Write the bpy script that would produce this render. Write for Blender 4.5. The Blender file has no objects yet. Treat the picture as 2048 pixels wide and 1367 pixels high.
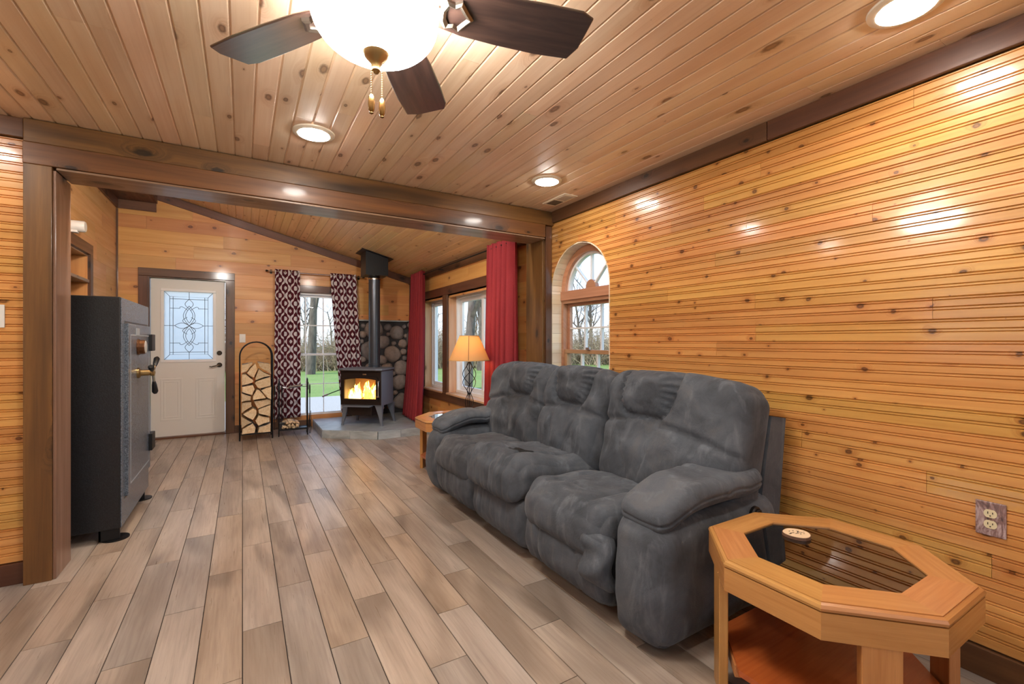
import bpy, bmesh, math, random
from mathutils import Vector, Matrix, noise as mnoise
random.seed(7)
R = math.radians
PI = math.pi
scene = bpy.context.scene
COL = scene.collection

def C(r, g, b):
    f = lambda c: (c/255/12.92) if c/255 <= .04045 else ((c/255+.055)/1.055)**2.4
    return (f(r), f(g), f(b), 1.0)

# ------------------------------------------------------------------ camera
HC = 1.23                                   # lens height, from the 2.03 m door
FPX = 907.0                                 # focal length in pixels of the 2048 px frame
YAW = math.atan(539/907)
cam = bpy.data.cameras.new('camera')
cam.sensor_width = 36.0
cam.lens = 36.0*FPX/2048
cam.clip_start = 0.02
cam.clip_end = 400
cam_o = bpy.data.objects.new('camera', cam)
cam_o.location = (0, 0, HC)
cam_o.rotation_euler = (R(90), 0, -YAW)
COL.objects.link(cam_o)
scene.camera = cam_o

# ------------------------------------------------------------------ world, sun, exposure
w = bpy.data.worlds.new('world'); scene.world = w; w.use_nodes = True
wn = w.node_tree; wn.nodes.clear()
wo = wn.nodes.new('ShaderNodeOutputWorld'); wb = wn.nodes.new('ShaderNodeBackground')
wt = wn.nodes.new('ShaderNodeTexCoord'); ws = wn.nodes.new('ShaderNodeSeparateXYZ'); wr = wn.nodes.new('ShaderNodeValToRGB')
wn.links.new(wt.outputs['Generated'], ws.inputs[0]); wn.links.new(ws.outputs['Z'], wr.inputs[0])
wr.color_ramp.elements[0].position = 0.0; wr.color_ramp.elements[0].color = C(228, 238, 250)
wr.color_ramp.elements[1].position = 0.7; wr.color_ramp.elements[1].color = C(120, 172, 238)
e = wr.color_ramp.elements.new(.25); e.color = C(190, 218, 250)
wn.links.new(wr.outputs[0], wb.inputs['Color']); wb.inputs['Strength'].default_value = 1.4
wn.links.new(wb.outputs[0], wo.inputs[0])

sun = bpy.data.lights.new('sun', 'SUN'); sun.energy = 2.4; sun.angle = R(2); sun.color = (1, .95, .86)
sun_o = bpy.data.objects.new('sun', sun); COL.objects.link(sun_o)
sun_o.rotation_euler = Vector((.64, .16, -.75)).to_track_quat('-Z', 'Y').to_euler()

def portal(loc, target, sx, sy):            # sampling guide for the daylight of a window, gives no light of its own
    l = bpy.data.lights.new('window_portal', 'AREA'); l.shape = 'RECTANGLE'; l.size = sx; l.size_y = sy
    l.cycles.is_portal = True
    o = bpy.data.objects.new('window_portal', l); COL.objects.link(o); o.location = loc
    o.rotation_euler = (Vector(target)-Vector(loc)).to_track_quat('-Z', 'Z').to_euler()

vs = scene.view_settings
vs.view_transform = 'Standard'; vs.look = 'None'; vs.exposure = 0.62; vs.gamma = 1.0; vs.use_curve_mapping = False
LAMP_COL = (1.0, .955, .89)
LAMP_GLOBE = 42.0
LAMP_CAN = 92.0

# ------------------------------------------------------------------ helpers
def tag(o, label=None, cat=None, group=None, kind=None):
    if label: o['label'] = label
    if cat: o['category'] = cat
    if group: o['group'] = group
    if kind: o['kind'] = kind
    return o

def thing(name, label, cat, loc=(0, 0, 0), rz=0, group=None, kind=None):
    o = bpy.data.objects.new(name, None); COL.objects.link(o)
    o.location = loc; o.rotation_euler = (0, 0, rz); o.empty_display_size = .1
    return tag(o, label, cat, group, kind)

def copy_tree(o, parent=None):
    c = o.copy(); COL.objects.link(c); c.parent = parent
    for ch in list(o.children): copy_tree(ch, c)
    return c

def mkmesh(name, verts, faces, mat, parent=None, smooth=False, mats=None, fm=None, matrix=None, fix=True, auto=None):
    me = bpy.data.meshes.new(name)
    me.from_pydata([tuple(v) for v in verts], [], faces)
    for m in (mats or [mat]): me.materials.append(m)
    if fm:
        for p, i in zip(me.polygons, fm): p.material_index = i
    if fix:
        bm = bmesh.new(); bm.from_mesh(me); bmesh.ops.recalc_face_normals(bm, faces=bm.faces); bm.to_mesh(me); bm.free()
    if smooth:
        me.polygons.foreach_set('use_smooth', [True]*len(me.polygons))
        if auto: me.set_sharp_from_angle(angle=R(auto))
    o = bpy.data.objects.new(name, me); COL.objects.link(o)
    if parent: o.parent = parent
    if matrix is not None: o.matrix_local = matrix
    return o

class MB:
    """collects shapes of ONE part"""
    def __init__(s): s.v = []; s.f = []
    def add(s, vs, fs):
        b = len(s.v); s.v += [Vector(v) for v in vs]; s.f += [tuple(i+b for i in f) for f in fs]; return s
    def box(s, x0, x1, y0, y1, z0, z1, bev=0):
        if bev <= 0:
            vs = [(x, y, z) for x in (x0, x1) for y in (y0, y1) for z in (z0, z1)]
            return s.add(vs, [(0, 1, 3, 2), (4, 6, 7, 5), (0, 4, 5, 1), (2, 3, 7, 6), (0, 2, 6, 4), (1, 5, 7, 3)])
        bm = bmesh.new(); bmesh.ops.create_cube(bm, size=1)
        for q in bm.verts: q.co = Vector(((x0+x1)/2+q.co.x*(x1-x0), (y0+y1)/2+q.co.y*(y1-y0), (z0+z1)/2+q.co.z*(z1-z0)))
        bmesh.ops.bevel(bm, geom=list(bm.edges), offset=bev, segments=2, profile=.5, affect='EDGES')
        bm.verts.index_update(); vs = [q.co.copy() for q in bm.verts]; fs = [tuple(q.index for q in f.verts) for f in bm.faces]
        bm.free(); return s.add(vs, fs)
    def tube(s, pts, r, n=8, cap=True, closed=False):
        pts = [Vector(p) for p in pts]; k = len(pts); rs = r if isinstance(r, (list, tuple)) else [r]*k
        vs = []; fs = []; up = None
        for i, p in enumerate(pts):
            if closed: t = pts[(i+1) % k]-pts[i-1]
            else: t = pts[min(i+1, k-1)]-pts[max(i-1, 0)]
            t.normalize()
            if up is None:
                up = Vector((0, 0, 1)) if abs(t.z) < .9 else Vector((1, 0, 0))
            a = t.cross(up)
            if a.length < 1e-5: a = t.orthogonal()
            a.normalize(); up = a.cross(t).normalized()
            for j in range(n):
                an = 2*PI*j/n; vs.append(p+(a*math.cos(an)+up*math.sin(an))*rs[i])
        for i in range(k if closed else k-1):
            i2 = (i+1) % k
            for j in range(n):
                fs.append((i*n+j, i*n+(j+1) % n, i2*n+(j+1) % n, i2*n+j))
        if cap and not closed: fs += [tuple(range(n))[::-1], tuple((k-1)*n+j for j in range(n))]
        return s.add(vs, fs)
    def lathe(s, prof, n=24, c=(0, 0, 0), ax='z', a0=0, a1=2*PI):
        full = abs(a1-a0-2*PI) < 1e-6; m = n if full else n+1; vs = []; fs = []; c = Vector(c)
        for r, z in prof:
            for j in range(m):
                an = a0+(a1-a0)*j/n; x, y = r*math.cos(an), r*math.sin(an)
                q = {'z': (x, y, z), 'y': (x, z, y), 'x': (z, x, y)}[ax]; vs.append(c+Vector(q))
        for i in range(len(prof)-1):
            for j in range(n):
                j2 = (j+1) % m; fs.append((i*m+j, i*m+j2, (i+1)*m+j2, (i+1)*m+j))
        return s.add(vs, fs)
    def prism(s, poly, d0, d1, f=lambda a, b, d: (a, b, d)):
        n = len(poly); vs = [f(a, b, d0) for a, b in poly]+[f(a, b, d1) for a, b in poly]
        fs = [tuple(range(n))[::-1], tuple(range(n, 2*n))]+[(i, (i+1) % n, n+(i+1) % n, n+i) for i in range(n)]
        return s.add(vs, fs)
    def build(s, name, mat, parent=None, smooth=False, auto=35, matrix=None, fix=True):
        return mkmesh(name, s.v, s.f, mat, parent, smooth, auto=auto, matrix=matrix, fix=fix)

def bx(name, mat, x0, x1, y0, y1, z0, z1, parent=None, bev=0.0):
    """box whose local x runs along its longest side, so grain follows it"""
    d = [x1-x0, y1-y0, z1-z0]; c = Vector(((x0+x1)/2, (y0+y1)/2, (z0+z1)/2)); k = d.index(max(d))
    if k == 0: M3 = Matrix(((1, 0, 0), (0, 1, 0), (0, 0, 1))); e = d
    elif k == 1: M3 = Matrix(((0, -1, 0), (1, 0, 0), (0, 0, 1))); e = [d[1], d[0], d[2]]
    else: M3 = Matrix(((0, 0, -1), (0, 1, 0), (1, 0, 0))); e = [d[2], d[1], d[0]]
    m = MB().box(-e[0]/2, e[0]/2, -e[1]/2, e[1]/2, -e[2]/2, e[2]/2, bev)
    return m.build(name, mat, parent, matrix=Matrix.Translation(c) @ M3.to_4x4())

def bar(name, mat, p0, p1, wdt, thk, side, parent=None, bev=.002):
    """straight board from p0 to p1 (centre line), local x along it"""
    p0 = Vector(p0); p1 = Vector(p1); X = (p1-p0).normalized(); Y = Vector(side); Y = (Y-X*Y.dot(X)).normalized(); Z = X.cross(Y)
    L = (p1-p0).length
    m = MB().box(-L/2, L/2, -wdt/2, wdt/2, -thk/2, thk/2, bev)
    M4 = Matrix((X, Y, Z)).transposed().to_4x4(); M4.translation = (p0+p1)/2
    return m.build(name, mat, parent, matrix=M4)

# ------------------------------------------------------------------ materials
class N:
    def __init__(s, name):
        s.m = bpy.data.materials.new(name); s.m.use_nodes = True; s.t = s.m.node_tree; s.t.nodes.clear()
        s.out = s.n('OutputMaterial'); s.b = s.n('BsdfPrincipled'); s.l(s.b.outputs[0], s.out.inputs[0])
    def n(s, typ): return s.t.nodes.new('ShaderNode'+typ)
    def l(s, a, b): s.t.links.new(a, b)
    def set(s, sock, v):
        if hasattr(v, 'links') or hasattr(v, 'is_linked'): s.l(v, sock)
        else: sock.default_value = v
    def math(s, op, a, b=None, c=None, clamp=False):
        q = s.n('Math'); q.operation = op; q.use_clamp = clamp
        s.set(q.inputs[0], a)
        if b is not None: s.set(q.inputs[1], b)
        if c is not None: s.set(q.inputs[2], c)
        return q.outputs[0]
    def mix(s, f, a, b, blend='MIX'):
        q = s.n('Mix'); q.data_type = 'RGBA'; q.blend_type = blend
        s.set(q.inputs[0], f); s.set(q.inputs[6], a); s.set(q.inputs[7], b); return q.outputs[2]
    def mr(s, v, a, b, c, d, smooth=False):
        q = s.n('MapRange'); q.clamp = True
        if smooth: q.interpolation_type = 'SMOOTHSTEP'
        s.set(q.inputs[0], v)
        for i, x in zip((1, 2, 3, 4), (a, b, c, d)): s.set(q.inputs[i], x)
        return q.outputs[0]
    def vm(s, op, a, b):
        q = s.n('VectorMath'); q.operation = op; s.set(q.inputs[0], a); s.set(q.inputs[1], b); return q.outputs[0]
    def xyz(s, x, y, z):
        q = s.n('CombineXYZ'); s.set(q.inputs[0], x); s.set(q.inputs[1], y); s.set(q.inputs[2], z); return q.outputs[0]
    def sep(s, v):
        q = s.n('SeparateXYZ'); s.l(v, q.inputs[0]); return q.outputs
    def noise(s, v, scale, detail=3, rough=.5, dist=0):
        q = s.n('TexNoise'); s.l(v, q.inputs['Vector']); q.inputs['Scale'].default_value = scale
        q.inputs['Detail'].default_value = detail; q.inputs['Roughness'].default_value = rough; q.inputs['Distortion'].default_value = dist
        return q.outputs[0]
    def obj(s): return s.n('TexCoord').outputs['Object']
    def rnd(s): return s.n('ObjectInfo').outputs['Random']
    def bump(s, h, strength, dist=.01):
        q = s.n('Bump'); q.inputs['Strength'].default_value = strength; q.inputs['Distance'].default_value = dist
        s.l(h, q.inputs['Height']); s.l(q.outputs[0], s.b.inputs['Normal'])
    def P(s, **k):
        for a, v in k.items(): s.set(s.b.inputs[a.replace('_', ' ')], v)
        return s

def plain(name, col, rough=.5, metal=0.0, **k):
    s = N(name); s.P(Base_Color=col, Roughness=rough, Metallic=metal, **k); return s.m

def wood(name, c1, c2, c3, knot, rough=.35, kx=3.2, ky=7.0, kmin=.55, ksize=.16, gx=1.1, gy=26, var=(.86, 1.1), coat=0.0, streak=.5, bump=.08, wav=None):
    s = N(name); o = s.obj(); r = s.rnd()
    off = s.xyz(s.math('MULTIPLY', r, 53.7), s.math('MULTIPLY', r, 31.3), s.math('MULTIPLY', r, 17.1))
    v = s.vm('ADD', o, off); x, y, z = s.sep(v)
    yz = s.math('ADD', y, z)
    # knots
    vk = s.xyz(s.math('MULTIPLY', x, kx), s.math('MULTIPLY', yz, ky), 0.0)
    vo = s.n('TexVoronoi'); vo.voronoi_dimensions = '2D'; vo.inputs['Scale'].default_value = 1.0; s.l(vk, vo.inputs['Vector'])
    d = vo.outputs['Distance']; cr = s.n('SeparateColor'); s.l(vo.outputs['Color'], cr.inputs[0])
    size = s.mr(cr.outputs[0], kmin, 1.0, 0.0005, ksize)
    wob = s.math('MULTIPLY_ADD', s.noise(v, 60, 2), .05, -.025)
    rel = s.math('DIVIDE', s.math('ADD', d, wob), size)
    km = s.mr(rel, .55, 1.15, 1.0, 0.0, True)
    halo = s.mr(rel, .8, 3.2, 1.0, 0.0, True)
    core = s.mr(rel, .25, .6, 1.0, 0.0, True)
    # grain bends round the knots
    gyv = s.math('ADD', s.math('MULTIPLY', yz, gy), s.math('MULTIPLY', halo, 1.6))
    g1 = s.noise(s.xyz(s.math('MULTIPLY', x, gx), gyv, 0.0), 1.0, 5, .6, .3)
    g2 = s.noise(s.xyz(s.math('MULTIPLY', x, gx*2.2), s.math('MULTIPLY', gyv, 4.5), 3.1), 1.0, 3, .6)
    br = s.noise(s.xyz(s.math('MULTIPLY', x, .9), s.math('MULTIPLY', yz, 7), 7.7), 1.0, 2, .5)
    col = s.mix(s.mr(g1, .32, .68, 0, 1), c1, c2)
    col = s.mix(s.math('MULTIPLY', s.mr(br, .5, .72, 0, 1), streak), col, c3)
    col = s.mix(s.math('MULTIPLY', s.mr(g2, .5, .75, 0, 1), .22), col, c3)
    col = s.mix(s.math('MULTIPLY', halo, s.mr(g2, .35, .65, .2, .75)), col, c3)
    col = s.mix(s.math('MULTIPLY', km, .85), col, knot)
    col = s.mix(s.math('MULTIPLY', core, .35), col, c3)
    hs = s.n('HueSaturation'); s.l(col, hs.inputs['Color'])
    s.l(s.mr(r, 0, 1, var[0], var[1]), hs.inputs['Value'])
    r2 = s.math('FRACT', s.math('MULTIPLY', r, 7.31))
    s.l(s.mr(r2, 0, 1, .488, .508), hs.inputs['Hue'])
    s.P(Base_Color=hs.outputs[0], Roughness=s.mr(g1, .3, .7, rough*.85, rough*1.15))
    if coat:
        s.P(Coat_Weight=coat, Coat_Roughness=.11)
    h = g1
    if wav:                                  # planer chatter and varnish sag across the board
        wv = s.noise(s.xyz(s.math('MULTIPLY', x, 55), s.math('MULTIPLY', yz, 6), 0.0), 1.0, 2)
        h = s.math('ADD', s.math('MULTIPLY', g1, .4), s.math('MULTIPLY', wv, wav))
    s.bump(h, bump, .006)
    return s.m

M = {}
M['pine_wall'] = wood('varnished_beadboard', C(228, 174, 98), C(210, 150, 76), C(180, 114, 50), C(66, 32, 14), rough=.32, kx=7.0, ky=9.5, kmin=.28, ksize=.125, var=(.86, 1.08), coat=.75, streak=.45, bump=.10, wav=.6)
M['pine_divider'] = wood('varnished_beadboard_divider', C(230, 176, 102), C(212, 152, 78), C(186, 120, 56), C(74, 36, 14), rough=.32, kx=5.5, ky=9.5, kmin=.5, ksize=.125, coat=.5, streak=.35)
M['pine_ceiling'] = wood('ceiling_pine', C(240, 216, 188), C(230, 200, 168), C(202, 162, 124), C(104, 70, 48), rough=.42, kx=3.0, ky=6.5, kmin=.4, ksize=.14, gx=.8, gy=22, var=(.88, 1.06), coat=.12, streak=.35)
M['pine_slope'] = wood('sloped_ceiling_pine', C(242, 206, 152), C(232, 192, 134), C(206, 156, 96), C(120, 74, 36), rough=.36, kx=4.5, ky=8.0, kmin=.4, ksize=.10, var=(.92, 1.05), coat=.25, streak=.3)
M['pine_shiplap'] = wood('shiplap_pine', C(224, 168, 100), C(210, 148, 80), C(184, 118, 58), C(78, 40, 16), rough=.42, kx=3.6, ky=5.5, kmin=.4, ksize=.11, gx=.8, gy=16, var=(.86, 1.1), coat=.15, streak=.45)
M['pine_pale'] = wood('pale_shiplap_pine', C(226, 180, 124), C(212, 160, 102), C(184, 128, 76), C(120, 76, 44), rough=.42, kx=3.2, ky=5.5, kmin=.4, ksize=.11, gx=.8, gy=16, var=(.86, 1.08), coat=.15, streak=.45)
M['trim'] = wood('dark_stained_trim', C(112, 74, 46), C(86, 54, 32), C(56, 34, 20), C(24, 14, 9), rough=.45, kx=3.0, ky=5.5, kmin=.35, ksize=.16, gx=.9, gy=18, var=(.85, 1.1), coat=.2, streak=.7)
M['beam'] = wood('stained_beam', C(126, 86, 44), C(92, 60, 30), C(52, 33, 17), C(22, 12, 7), rough=.45, kx=2.4, ky=5.5, kmin=.3, ksize=.15, gx=.9, gy=16, var=(.9, 1.08), coat=.15, streak=1.0)
M['beam_under'] = wood('worn_grey_brown_wood', C(154, 124, 100), C(128, 98, 76), C(98, 72, 54), C(50, 32, 24), rough=.4, kx=2.6, ky=4.5, kmin=.5, ksize=.15, gx=.9, gy=18, coat=.25)
M['jamb'] = wood('jamb_pine', C(222, 184, 142), C(204, 158, 112), C(176, 126, 84), C(104, 66, 40), rough=.4, kx=1.8, ky=5.0, kmin=.55, ksize=.17, coat=.15)
M['jamb_daylit'] = wood('daylit_jamb_pine', C(246, 232, 208), C(238, 218, 188), C(222, 192, 152), C(150, 110, 76), rough=.4, kx=4, ky=6.0, kmin=.6, ksize=.09, coat=.15)  # lighter copy of the jamb pine, daylight on the arch reveal painted into it
M['oak'] = wood('golden_oak', C(202, 148, 86), C(184, 128, 68), C(148, 96, 46), C(148, 96, 46), rough=.33, kx=.3, ky=1, kmin=.99, ksize=.01, gx=3.0, gy=60, var=(.95, 1.05), coat=.25, streak=.25)
M['oak_shelf'] = wood('reddish_oak_veneer', C(186, 106, 44), C(170, 92, 36), C(136, 66, 22), C(136, 66, 22), rough=.38, kx=.3, ky=1, kmin=.99, ksize=.01, gx=3.0, gy=60, var=(.95, 1.05), coat=.15, streak=.2)
M['win_wood'] = wood('window_wood', C(204, 156, 118), C(188, 138, 100), C(150, 96, 60), C(120, 76, 50), rough=.4, kx=.5, ky=2, kmin=.95, ksize=.05, gx=1.5, gy=40, coat=.2, streak=.3)

def floor_mat():
    s = N('wood_look_floor_tile'); o = s.obj(); r = s.rnd()
    off = s.xyz(s.math('MULTIPLY', r, 41.7), s.math('MULTIPLY', r, 23.3), 0.0)
    x, y, z = s.sep(s.vm('ADD', o, off))
    a = s.noise(s.xyz(s.math('MULTIPLY', x, 1.3), s.math('MULTIPLY', y, 9), 0.0), 1.0, 3, .55, .6)
    g = s.noise(s.xyz(s.math('MULTIPLY', x, 3), s.math('MULTIPLY', y, 75), 0.0), 1.0, 4, .65, .2)
    b = s.noise(s.xyz(s.math('MULTIPLY', x, 1.0), s.math('MULTIPLY', y, 4), 9.0), 1.0, 2, .5, .8)
    col = s.mix(s.mr(a, .35, .66, 0, 1), C(190, 174, 158), C(164, 147, 131))
    col = s.mix(s.math('MULTIPLY', s.mr(b, .5, .68, 0, 1), .75), col, C(126, 112, 100))
    col = s.mix(s.math('MULTIPLY', s.mr(g, .45, .7, 0, 1), .30), col, C(116, 96, 82))
    hs = s.n('HueSaturation'); s.l(col, hs.inputs['Color']); s.l(s.mr(r, 0, 1, .80, 1.06), hs.inputs['Value'])
    r2 = s.math('FRACT', s.math('MULTIPLY', r, 5.7)); s.l(s.mr(r2, 0, 1, .75, 1.2), hs.inputs['Saturation'])
    s.P(Base_Color=hs.outputs[0], Roughness=s.mr(g, .3, .7, .26, .38))
    s.bump(g, .06, .004); return s.m
M['floor'] = floor_mat()
M['grout'] = plain('dark_grout', C(62, 52, 46), .9)
M['slab'] = plain('framing', C(150, 104, 62), .8)
M['white'] = plain('white_vinyl', C(240, 240, 240), .35)
M['white_lamp'] = plain('ivory_enamel', C(240, 232, 214), .35)
M['plate'] = plain('white_plastic', C(236, 234, 228), .35)
M['ivory'] = plain('ivory_plastic', C(234, 222, 182), .4)
M['black'] = plain('black_plastic', C(16, 16, 18), .35)
M['iron'] = plain('black_iron', C(26, 26, 28), .42, .4)
M['chrome'] = plain('nickel', C(206, 204, 200), .18, 1.0)
M['nickel'] = plain('brushed_nickel', C(150, 140, 128), .3, 1.0)
M['brass'] = plain('antique_brass', C(166, 138, 92), .28, 1.0)
M['dark_knob'] = plain('dark_bronze', C(66, 54, 44), .3, .9)

def glass(name, tint=(1, 1, 1, 1), refl=1.0):
    s = N(name); s.t.nodes.remove(s.b)
    tr = s.n('BsdfTransparent'); tr.inputs[0].default_value = tint
    gl = s.n('BsdfGlossy'); gl.inputs['Roughness'].default_value = .01
    fr = s.n('Fresnel'); fr.inputs[0].default_value = 1.45
    mx = s.n('MixShader'); s.l(s.math('MULTIPLY', fr.outputs[0], refl), mx.inputs[0]); s.l(tr.outputs[0], mx.inputs[1]); s.l(gl.outputs[0], mx.inputs[2])
    s.l(mx.outputs[0], s.out.inputs[0]); return s.m
M['glass'] = glass('window_glass', (.98, .99, .99, 1), .6)
M['smoked'] = glass('smoked_glass', (.13, .085, .06, 1), 2.6)
M['stove_glass'] = glass('stove_glass', (.98, .93, .86, 1), .5)

def frosted(name):
    s = N(name); s.t.nodes.remove(s.b)
    a = s.n('BsdfTranslucent'); a.inputs[0].default_value = (1.0, .97, .93, 1)
    b = s.n('BsdfTransparent'); b.inputs[0].default_value = (.9, .93, .95, 1)
    g = s.n('BsdfGlossy'); g.inputs['Roughness'].default_value = .12
    m1 = s.n('MixShader'); m1.inputs[0].default_value = .3; s.l(a.outputs[0], m1.inputs[1]); s.l(b.outputs[0], m1.inputs[2])
    m2 = s.n('MixShader'); m2.inputs[0].default_value = .06; s.l(m1.outputs[0], m2.inputs[1]); s.l(g.outputs[0], m2.inputs[2])
    s.l(m2.outputs[0], s.out.inputs[0]); return s.m
M['frosted'] = frosted('textured_door_glass')

def emit(name, col, st):
    s = N(name); s.P(Base_Color=(.8, .8, .8, 1), Emission_Color=(*col, 1), Emission_Strength=st, Roughness=.3); return s.m
M['globe'] = emit('lit_frosted_globe', LAMP_COL, LAMP_GLOBE)
M['bowl_top'] = emit('open_bowl_glow', LAMP_COL, 150)
M['lens'] = emit('lit_lamp_lens', LAMP_COL, LAMP_CAN)
# ------------------------------------------------------------------ the room shell
XR, XL, YB, YF, ZC = 2.35, -3.0, -2.5, 3.26, 2.37     # room by the camera
X2L, Y2B = -1.32, 7.20                                # stove room: left wall, far wall
slope_z = lambda x: 3.105-.26*(x+.857)

def bead_profile(W, t=.014):
    h = W/2
    return [(0, -.007), (.004, 0), (h-.0085, 0), (h-.0055, -.0065), (h-.003, -.0008), (h+.003, -.0008), (h+.0055, -.0065), (h+.0085, 0),
            (W-.0125, 0), (W-.0095, -.0065), (W-.0068, -.0008), (W-.0028, -.0008), (W, -.007), (W, -t), (0, -t)]
def vee_profile(W, g=.006, d=.006, t=.016): return [(0, -d), (g, 0), (W-g, 0), (W, -d), (W, -t), (0, -t)]

def board(parent, name, mat, O, U, V, Nn, lo, hi, v0, prof):
    O = Vector(O); U = Vector(U); V = Vector(V); Nn = Vector(Nn)
    W = max(p[0] for p in prof); ub = lo(v0+W/2); n = len(prof); vs = []
    for y, z in prof: vs.append((lo(v0+y)-ub, y, z))
    for y, z in prof: vs.append((max(hi(v0+y), lo(v0+y))-ub, y, z))
    fs = [(i, (i+1) % n, n+(i+1) % n, n+i) for i in range(n)]+[tuple(range(n))[::-1], tuple(range(n, 2*n))]
    M4 = Matrix((U, V, Nn)).transposed().to_4x4(); M4.translation = O+U*ub+V*v0
    return mkmesh(name, vs, fs, mat, parent, matrix=M4)

def lay_boards(parent, name, mat, O, U, V, Nn, u0, u1, v0, v1, W, prof, lens, cut=None, ulo=None, uhi=None, rnd=None, gap=.0012):
    """rows of boards over [u0,u1]x[v0,v1]; cut(v) -> list of (ua, ub) holes; ulo/uhi(v) -> slanted ends"""
    rnd = rnd or random; nr = int(math.ceil((v1-v0)/W-1e-6)); n = 0
    for r in range(nr):
        va = v0+r*W; pr = prof
        if va+W > v1+1e-4: pr = [(min(y, v1-va), z) for y, z in prof]
        if v1-va < .012: continue
        vm_ = va+min(W, v1-va)/2
        segs = [(u0, u1, None, None)]
        if cut:
            for (fa, fb) in cut(va, va+W):
                new = []
                for a, b, la, lb in segs:
                    ca, cb = fa(vm_), fb(vm_)
                    if cb <= a or ca >= b: new.append((a, b, la, lb)); continue
                    if ca > a+.005: new.append((a, ca, la, fa))
                    if cb < b-.005: new.append((cb, b, fb, lb))
                segs = new
        for a, b, la, lb in segs:
            A = a if not ulo else max(a, ulo(vm_)); Bq = b if not uhi else min(b, uhi(vm_))
            if Bq-A < .01: continue
            cuts = [A]; p = A+rnd.uniform(.25, 1.0)*rnd.uniform(*lens)
            while p < Bq-.25: cuts.append(p); p += rnd.uniform(*lens)
            cuts.append(Bq)
            for i in range(len(cuts)-1):
                lo = (lambda v, c=cuts[i]: c+gap/2); hi = (lambda v, c=cuts[i+1]: c-gap/2)
                if i == 0:
                    if la: lo = la
                    elif ulo: lo = lambda v: max(a, ulo(v))
                if i == len(cuts)-2:
                    if lb: hi = lb
                    elif uhi: hi = lambda v: min(b, uhi(v))
                board(parent, name, mat, O, U, V, Nn, lo, hi, va, pr); n += 1
    return n

def slab(name, kind_label, cat, fmap, u0, u1, v0, v1, holes, d0, d1, mat):
    us = sorted({u0, u1, *[h[0] for h in holes], *[h[1] for h in holes]}); vz = sorted({v0, v1, *[h[2] for h in holes], *[h[3] for h in holes]})
    m = MB()
    for i in range(len(us)-1):
        for j in range(len(vz)-1):
            uc, vc = (us[i]+us[i+1])/2, (vz[j]+vz[j+1])/2
            if any(h[0] < uc < h[1] and h[2] < vc < h[3] for h in holes): continue
            m.prism([(us[i], vz[j]), (us[i+1], vz[j]), (us[i+1], vz[j+1]), (us[i], vz[j+1])], d0, d1, fmap)
    o = m.build(name, mat); return tag(o, kind_label, cat, kind='structure')

# --- floor: 6 x 36 in wood-look tiles in a one-third stagger
PW, PL = .152, .925
fl = tag(MB().box(XL, XR+.1, YB, Y2B+.1, -.12, -.004).build('floor', M['grout']), 'grey-brown wood-look plank tile floor running through both rooms', 'floor', kind='structure')
cells = []
for k in range(-20, 16):
    j0 = 2.24+.31*(k % 3)
    for n in range(-8, 8):
        x0, x1 = k*PW, (k+1)*PW; y0, y1 = j0+n*PL, j0+(n+1)*PL
        x0c, x1c = max(x0, XL), min(x1, XR); 
        if y0 > 3.4 and x1 < X2L: continue
        y0c, y1c = max(y0, YB), min(y1, Y2B)
        if x1c-x0c < .02 or y1c-y0c < .03: continue
        cx, cy = (x0c+x1c)/2, (y0c+y1c)/2
        dep = cx*math.sin(YAW)+cy*math.cos(YAW); lat = cx*math.cos(YAW)-cy*math.sin(YAW)
        vis = dep > .9 and abs(lat)/max(dep, .01) < 1.33
        cells.append((0 if vis else 1, dep if vis else 99, x0c, x1c, y0c, y1c))
cells.sort()
rest = MB(); g = .0016
for i, (nv, dp, x0, x1, y0, y1) in enumerate(cells):
    if i < 298 and not nv:
        board(fl, 'plank', M['floor'], (0, 0, 0), (0, 1, 0), (-1, 0, 0), (0, 0, 1), lambda v: y0+g, lambda v: y1-g, -x1+g, vee_profile(x1-x0-2*g, .001, .0015, .008))
    else: rest.box(x0+g, x1-g, y0+g, y1-g, -.008, 0)
rp = rest.build('plank_field', M['floor'], fl); rp['kind'] = 'stuff'

# --- right wall (both rooms)
AY, AR, AZ = 2.90, .37, 1.675                          # arched window: centre, radius, spring line
ARCH_B = .70
WIN_A = (4.02, 5.60, .55, 1.86); WIN_B = (5.76, 6.52, .55, 1.86)   # the pair of windows beyond the beam (y0,y1,z0,z1)
fr = lambda a, b, d: (d, -a, b)
wr_ = slab('wall_right', 'long golden knotty pine wall behind the sofa and windows', 'wall', fr, -(Y2B+.2), -YB, 0, 3.3,
           [(-(AY+AR), -(AY-AR), ARCH_B, AZ+AR), (-WIN_A[1], -WIN_A[0], WIN_A[2], WIN_A[3]), (-WIN_B[1], -WIN_B[0], WIN_B[2], WIN_B[3])], XR+.014, XR+.20, M['slab'])
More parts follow.
